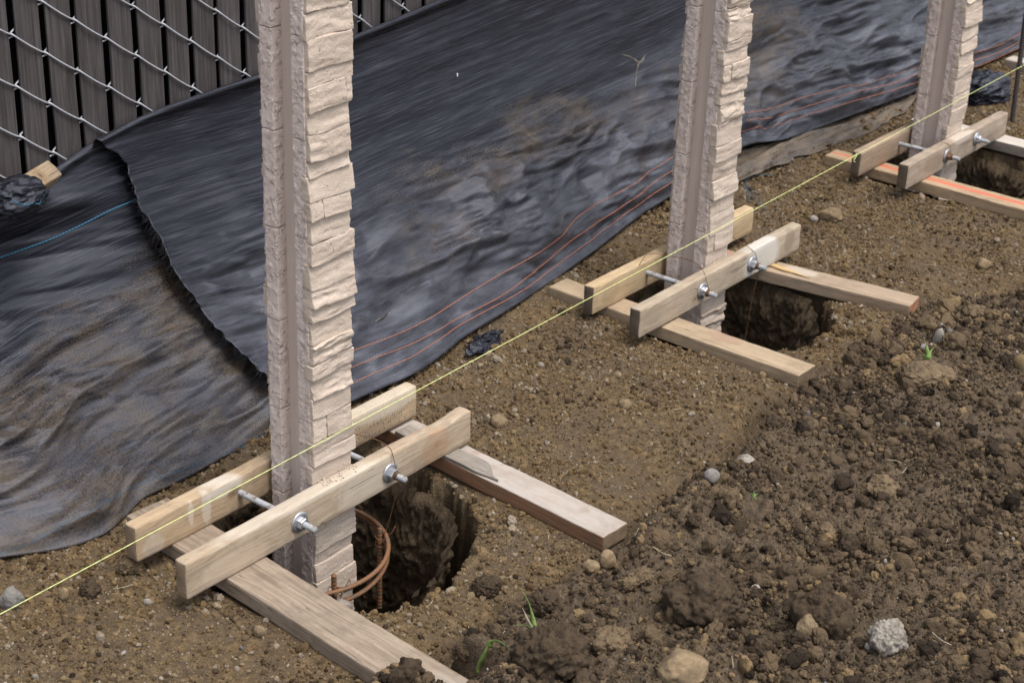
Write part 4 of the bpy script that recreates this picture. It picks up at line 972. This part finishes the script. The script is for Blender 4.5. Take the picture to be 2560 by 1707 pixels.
for i, (px, py, w, h, mat, fc, cr, lab) in enumerate(STONES):
    for k in range(700):
        p = CC+ray(px, py)*(2.2+0.008*k)
        if p[2] < float(ground_h(p[0], p[1], holes=False))+0.25*h*0.0008: break
    dist = float((p-CC)@FW); sc = dist/(CF*2352/2560)
    rw, rh = w*sc*0.54, h*sc*0.54/0.80
    cl = mat.startswith('clod')
    V, F = rock_geo((rw, rw*0.85, rh), 200+i, 0.42 if cl else 0.24, 5 if w > 45 else 4, max(fc, 0.45) if cl else fc, cr+0.10 if cl else cr+0.02)
    if cl:
        rs = np.random.default_rng(900+i); parts = [(V, F)]
        for q in range(int(30+w*0.5)):
            j = rs.integers(0, len(V)); r = rs.uniform(0.0015, 0.0045)*(1+w/150); g, gf = rock_geo((r, r*0.9, r*0.8), 500+q, 0.4, 1, 0.3, 0.1); parts.append((g+V[j]*0.97, gf))
        V, F = join_geo(parts)
    V = np.array(Matrix.Rotation(-0.92+0.4*math.sin(i), 3, 'Z')) @ V.T; V = V.T
    gz = float(ground_h(p[0], p[1], holes=(i != 27)))
    if i == 27: gz = -0.02
    o = link('soil_clod' if mat.startswith('clod') else 'stone_chunk', mesh_from(V, F), MT[mat], None, (p[0], p[1], gz+rh*0.42))
    tag(o, lab, 'clod' if mat.startswith('clod') else 'stone')
    CLOD_EX.append((p[0], p[1], rw*0.8))

# ------------------------------------------------------------------ green sprouts
def blade(pts, w, fold=0.25):
    P = catmull(pts, 0.004); n = len(P); T = np.gradient(P, axis=0); T /= np.linalg.norm(T, axis=1)[:, None]
    V = []; F = []
    for i in range(n):
        s = i/(n-1); ww = w*math.sin(math.pi*min(1, s*0.85+0.15))**0.7*(1-s**3)+0.0003
        side = np.cross(T[i], [0.55, 0.5, 0.68]); side /= np.linalg.norm(side)+1e-9; up = np.cross(side, T[i])
        V += [P[i]-side*ww+up*ww*fold, P[i], P[i]+side*ww+up*ww*fold]
    for i in range(n-1):
        for k in (0, 1): F.append((i*3+k, i*3+k+1, i*3+k+4, i*3+k+3))
    return mesh_from(V, F)
def sprout(name, base_px, blades, label, cat, dry=()):
    p = onz(*base_px, 0.02)
    best = None
    for k in range(400):
        q = CC+ray(*base_px)*(2.2+0.01*k)
        if q[2] < float(ground_h(q[0], q[1]))+0.004: best = q; break
    p = best
    e = empty(name, tuple(p)); tag(e, label, cat); CLOD_EX.append((p[0], p[1], 0.05)); CLOD_EX.append((p[0]-0.04, p[1]-0.035, 0.05))
    dist = float((p-CC)@FW); sc = dist/(CF*2352/2560)
    for q, (pl, w) in enumerate(blades):
        pts = []
        for (x, y, dpt) in pl:
            pts.append((x-base_px[0])*sc*RT-(y-base_px[1])*sc*UP*1.05+FW*dpt)
        pts = [pts[0]-np.array([0, 0, 0.012])]+pts
        o = link('leaf', blade(pts, w*sc), MT['straw'] if q in dry else MT['leaf'], e); solid(o, 0.0005)
sprout('grass_sprout', (1228, 1448), [([(1228, 1448, 0), (1222, 1420, 0.0), (1212, 1385, 0.01), (1196, 1358, 0.02)], 7), ([(1226, 1448, 0), (1214, 1428, -.01), (1200, 1395, -0.015)], 4), ([(1226, 1452, 0), (1208, 1436, -.01), (1178, 1432, -.02)], 5), ([(1230, 1462, 0), (1212, 1466, -.01), (1205, 1484, -.015)], 5), ([(1234, 1455, 0), (1240, 1448, .0), (1246, 1446, .01)], 3)],
       'tall grass sprout with five thin blades beside the big dark clod', 'grass sprout', (1,))
sprout('grass_sprout', (1100, 1532), [([(1100, 1532, -.01), (1112, 1500, -.035), (1124, 1474, -.045), (1134, 1464, -.05)], 7), ([(1126, 1470, -.048), (1140, 1466, -.05), (1158, 1474, -.05), (1170, 1482, -.05)], 10)],
       'bent green blade near the bottom end of the wide greyish board', 'grass sprout')
sprout('seedling', (2134, 826), [([(2134, 826, 0), (2140, 808, 0), (2152, 792, .01)], 9), ([(2134, 826, 0), (2128, 804, 0), (2126, 782, .01)], 6), ([(2134, 826, 0), (2122, 820, -.01), (2108, 812, -.01)], 6), ([(2134, 826, 0), (2120, 824, -.01), (2112, 824, -.02)], 4)],
       'small green seedling on the soil bank at right below the middle post boards', 'seedling')
sprout('seedling', (1732, 1144), [([(1732, 1144, 0), (1726, 1136, 0), (1722, 1132, 0)], 6), ([(1732, 1144, 0), (1738, 1136, 0), (1742, 1133, 0)], 5), ([(1732, 1144, 0), (1733, 1136, 0), (1731, 1128, .005)], 5)],
       'tiny two leaved seedling on the trench lip in the centre of the dark soil', 'seedling')

# ------------------------------------------------------------------ small litter
def on_t(px, py, off=0.003): return on_sheet(*cast(px, py, 'R'), 'R', off)
straws = []
for q in [[(1424, 128), (1440, 132), (1458, 140)], [(1478, 128), (1470, 140), (1462, 150)], [(1450, 138), (1462, 148), (1460, 158)], [(1460, 150), (1458, 170), (1450, 205)], [(1455, 142), (1468, 146), (1474, 136)]]:
    straws.append(tube_geo(catmull([on_t(a, b, 0.004) for a, b in q], 0.006), 0.00055, 4))
tag(link('straw_wisp', mesh_from(*join_geo(straws)), MT['straw']), 'wisp of dry straw stuck on the tarp left of the middle post', 'straw')
MT['whitebit'] = make_plain('white_paper', (0.7, 0.7, 0.7), 0.7, 0.2, 0.0, 0.1)
V, F = rock_geo((0.0028, 0.002, 0.007), 9, 0.4, 2, 0.5)
tag(link('paper_fleck', mesh_from(V, F), MT['whitebit'], None, tuple(on_t(1049, 173, 0.003))), 'tiny white fleck on the black tarp between first and middle posts', 'fleck')
# blue frayed threads at the foot of the muddy flap
bl = empty('thread_tuft', tuple(onz(1710, 420, 0.0))); b0 = np.array(bl.location); tag(bl, 'loose blue threads trailing from the flap right of the middle post', 'threads')
for q in [[(1775, 400), (1730, 405), (1712, 418), (1716, 440), (1724, 462)], [(1714, 420), (1722, 445), (1745, 468), (1765, 488)], [(1716, 424), (1728, 440), (1736, 452), (1760, 478)]]:
    pp = []
    for a, b in q:
        g = onz(a, b, 0.02); g = onz(a, b, float(ground_h(g[0], g[1]))+0.010); pp.append(g-b0)
    link('thread', tube(catmull(pp, 0.008), 0.0009, 4), MT['blue'], bl)
# mortar crumbs along the clamp on the near rails
parts = []
for k in range(90):
    x = random.uniform(0.075, 0.19); y = 0.036+random.gauss(0, 0.006) - random.random()*0.02
    s = random.uniform(0.0007, 0.0026); V, F = rock_geo((s, s, s*0.8), k, 0.4, 1); parts.append((V+np.array([x, min(y, 0.037), 0.1355+s*0.4]), F))
stuff(link('mortar_crumbs', mesh_from(*join_geo(parts)), MT['stone']))

# ------------------------------------------------------------------ loose crumbs and pebbles over the soil (uncountable)
tcol = bpy.data.collections.new('crumb_templates')
def crumb_geo(seed, nsub, sub):
    """a lump of soil: a rough core with smaller grains stuck over it"""
    rs = np.random.default_rng(seed)
    parts = [rock_geo((0.78, 0.68, 0.58), seed, 0.45, sub, 0.0, 0.22)]
    for q in range(nsub):
        d = rs.normal(size=3); d /= np.linalg.norm(d); r = rs.uniform(0.12, 0.42)
        V, F = rock_geo((r, r*rs.uniform(.7, 1), r*rs.uniform(.6, 1)), seed*31+q, 0.4, 1 if r < 0.3 else 2, 0.3*(q % 2), 0.12)
        parts.append((V+d*np.array([0.74, 0.64, 0.54])*rs.uniform(0.8, 1.0), F))
    return join_geo(parts)
for k in range(14):
    if k < 4: V, F = crumb_geo(300+k, 26, 3)
    elif k < 8: V, F = crumb_geo(300+k, 9, 2)
    elif k < 10: V, F = rock_geo((1, 0.85, 0.7), 300+k, 0.45, 2, 0.5, 0.15)
    else: V, F = rock_geo((1, 0.8, 0.62), 330+k, 0.28, 2, 0.75 if k % 2 else 0.35, 0.0)
    me = mesh_from(V, F, smooth=k >= 10); me.materials.append(MT['clod']); o = bpy.data.objects.new('crumb_%02d' % k, me); tcol.objects.link(o)
def scatter(name, n, smin, smax, power, region, dark_only=None, clump=0.0, peb=0.1, sink=0.05, near=False):
    x = RNG.uniform(region[0], region[1], n); y = RNG.uniform(region[2], region[3], n)
    b, s = berm_of(x, y)
    # keep what the camera surroundings can see
    P = np.stack([x, y, 0*x], 1)-CC; zc = P@FW; u = P@RT/zc*CF/1280; v = P@UP/zc*CF/853
    keep = (zc > 0) & (np.abs(u) < 1.55) & (np.abs(v) < 1.5) & (y < np.where(x < 0.35, cint(YB_L, x), cint(YB_R, x))+0.03)
    if clump:
        keep &= RNG.random(n) < (0.25+0.75*np.clip(0.5+clump*fbm(x*5, y*5, 0, 3, 140), 0, 1))*np.where(b > 0.5, 1.0, 0.8)
    if near:
        dd = np.minimum.reduce([np.abs(np.hypot(x-a, y-c)-r-0.03) for a, c, r in HOLES]+[np.abs(np.where(x < 0.35, cint(YB_L, x), cint(YB_R, x))-0.04-y)*0.8])
        keep &= RNG.random(n) < np.exp(-dd/0.05)*(0.4+0.9*fbm(x*7, y*7, 0, 2, 141))
    if dark_only is not None: keep &= (b > 0.5) == dark_only
    for (cx, cy, R0) in HOLES:
        k = HOLES.index((cx, cy, R0)); keep &= np.hypot(x-cx, y-cy) > hole_r(cx, cy, R0, x, y, k)+0.004
    sz = smin*(1-RNG.random(n)*(1-(smin/smax)**power))**(-1/power)
    for (a, c, w, zt) in SLEEP.values():
        L = math.hypot(c[0]-a[0], c[1]-a[1]); ux, uy = (c[0]-a[0])/L, (c[1]-a[1])/L
        uu = (x-a[0])*ux+(y-a[1])*uy; vv = np.abs(-(x-a[0])*uy+(y-a[1])*ux)
        keep &= ~((vv < w/2+sz*0.7) & (uu > -0.01) & (uu < L+sz*0.7))
    for (a, c, r) in CLOD_EX: keep &= np.hypot(x-a, y-c) > r*0.8
    x, y, sz, b, sd = x[keep], y[keep], sz[keep], b[keep], s[keep]; m = len(x)
    z = ground_h(x, y)+sz*sink
    me = bpy.data.meshes.new(name); me.vertices.add(m); me.vertices.foreach_set('co', np.stack([x, y, z], 1).astype(np.float32).ravel())
    def add(k, t, a):
        at = me.attributes.new(k, t, 'POINT'); at.data.foreach_set('vector' if t == 'FLOAT_VECTOR' else 'value', np.asarray(a).ravel())
    asp = RNG.uniform(0.75, 1.25, (m, 3))*sz[:, None]
    add('psize', 'FLOAT_VECTOR', asp.astype(np.float32)); add('prot', 'FLOAT_VECTOR', RNG.uniform(0, 6.28, (m, 3)).astype(np.float32))
    pebble = RNG.random(m) < peb
    add('pidx', 'INT', np.where(pebble, RNG.integers(10, 14, m), np.where(sz < 0.005, RNG.integers(4, 10, m), RNG.integers(0, 8, m))).astype(np.int32))
    tint = np.clip(RNG.normal(0.56, 0.24, m)+0.22*fbm(x*6, y*6, 0, 3, 77), 0, 0.94); tint = np.where(pebble, np.clip(RNG.uniform(0.6, 1.03, m), 0, 1), tint)
    add('tint', 'FLOAT', tint.astype(np.float32))
    dk = np.clip(sstep(-0.085, -0.02, sd)+0.75*(vn(x*7, y*7, 0, 78)*0.5+0.5 > 0.66)*(RNG.random(m) < 0.6), 0, 1)
    add('dark', 'FLOAT', dk.astype(np.float32))
    o = link(name, me)
    ng = bpy.data.node_groups.new(name, 'GeometryNodeTree')
    ng.interface.new_socket('Geometry', in_out='INPUT', socket_type='NodeSocketGeometry'); ng.interface.new_socket('Geometry', in_out='OUTPUT', socket_type='NodeSocketGeometry')
    N = ng.nodes; gi = N.new('NodeGroupInput'); go = N.new('NodeGroupOutput')
    ip = N.new('GeometryNodeInstanceOnPoints'); ci = N.new('GeometryNodeCollectionInfo')
    ci.inputs['Collection'].default_value = tcol; ci.inputs['Separate Children'].default_value = True; ci.inputs['Reset Children'].default_value = True
    ip.inputs['Pick Instance'].default_value = True
    def na(n, t):
        q = N.new('GeometryNodeInputNamedAttribute'); q.data_type = t; q.inputs['Name'].default_value = n; return q.outputs[0]
    l = ng.links; l.new(gi.outputs[0], ip.inputs['Points']); l.new(ci.outputs[0], ip.inputs['Instance'])
    l.new(na('pidx', 'INT'), ip.inputs['Instance Index']); l.new(na('prot', 'FLOAT_VECTOR'), ip.inputs['Rotation']); l.new(na('psize', 'FLOAT_VECTOR'), ip.inputs['Scale'])
    l.new(ip.outputs[0], go.inputs[0])
    md = o.modifiers.new('crumbs', 'NODES'); md.node_group = ng
    return stuff(o)
scatter('soil_crumbs', 430000, 0.0019, 0.009, 1.9, (-1.0, 5.0, -2.4, 0.68), None, 1.0, 0.09, 0.15)
scatter('soil_lumps', 36000, 0.004, 0.016, 2.3, (-1.0, 5.0, -2.4, 0.68), None, 1.4, 0.10, 0.15)
scatter('bank_crumbs', 85000, 0.003, 0.010, 1.6, (-1.0, 5.0, -2.4, -0.30), True, 1.0, 0.03, 0.2)
scatter('bank_lumps', 22500, 0.008, 0.034, 1.8, (-1.0, 5.0, -2.4, -0.30), True, 1.5, 0.03, 0.25)
scatter('spoil_lumps', 60000, 0.0045, 0.018, 1.8, (-1.0, 5.0, -0.45, 0.68), None, 1.2, 0.08, 0.25, True)
parts = []
for k in range(70):
    x, y = random.uniform(-0.4, 3.2), random.uniform(-1.4, 0.35)
    if any(math.hypot(x-a, y-b) < r+0.06 for a, b, r in HOLES): continue
    a = random.uniform(0, 6.28); L = random.uniform(0.012, 0.05); pp = []
    for q in (-1, 0, 1):
        xx, yy = x+q*L*math.cos(a)/2, y+q*L*math.sin(a)/2; pp.append((xx, yy, float(ground_h(xx, yy))+0.007+0.003*random.random()))
    parts.append(tube_geo(catmull(pp, 0.006), 0.0007, 4))
stuff(link('dry_stems', mesh_from(*join_geo(parts)), MT['straw']))
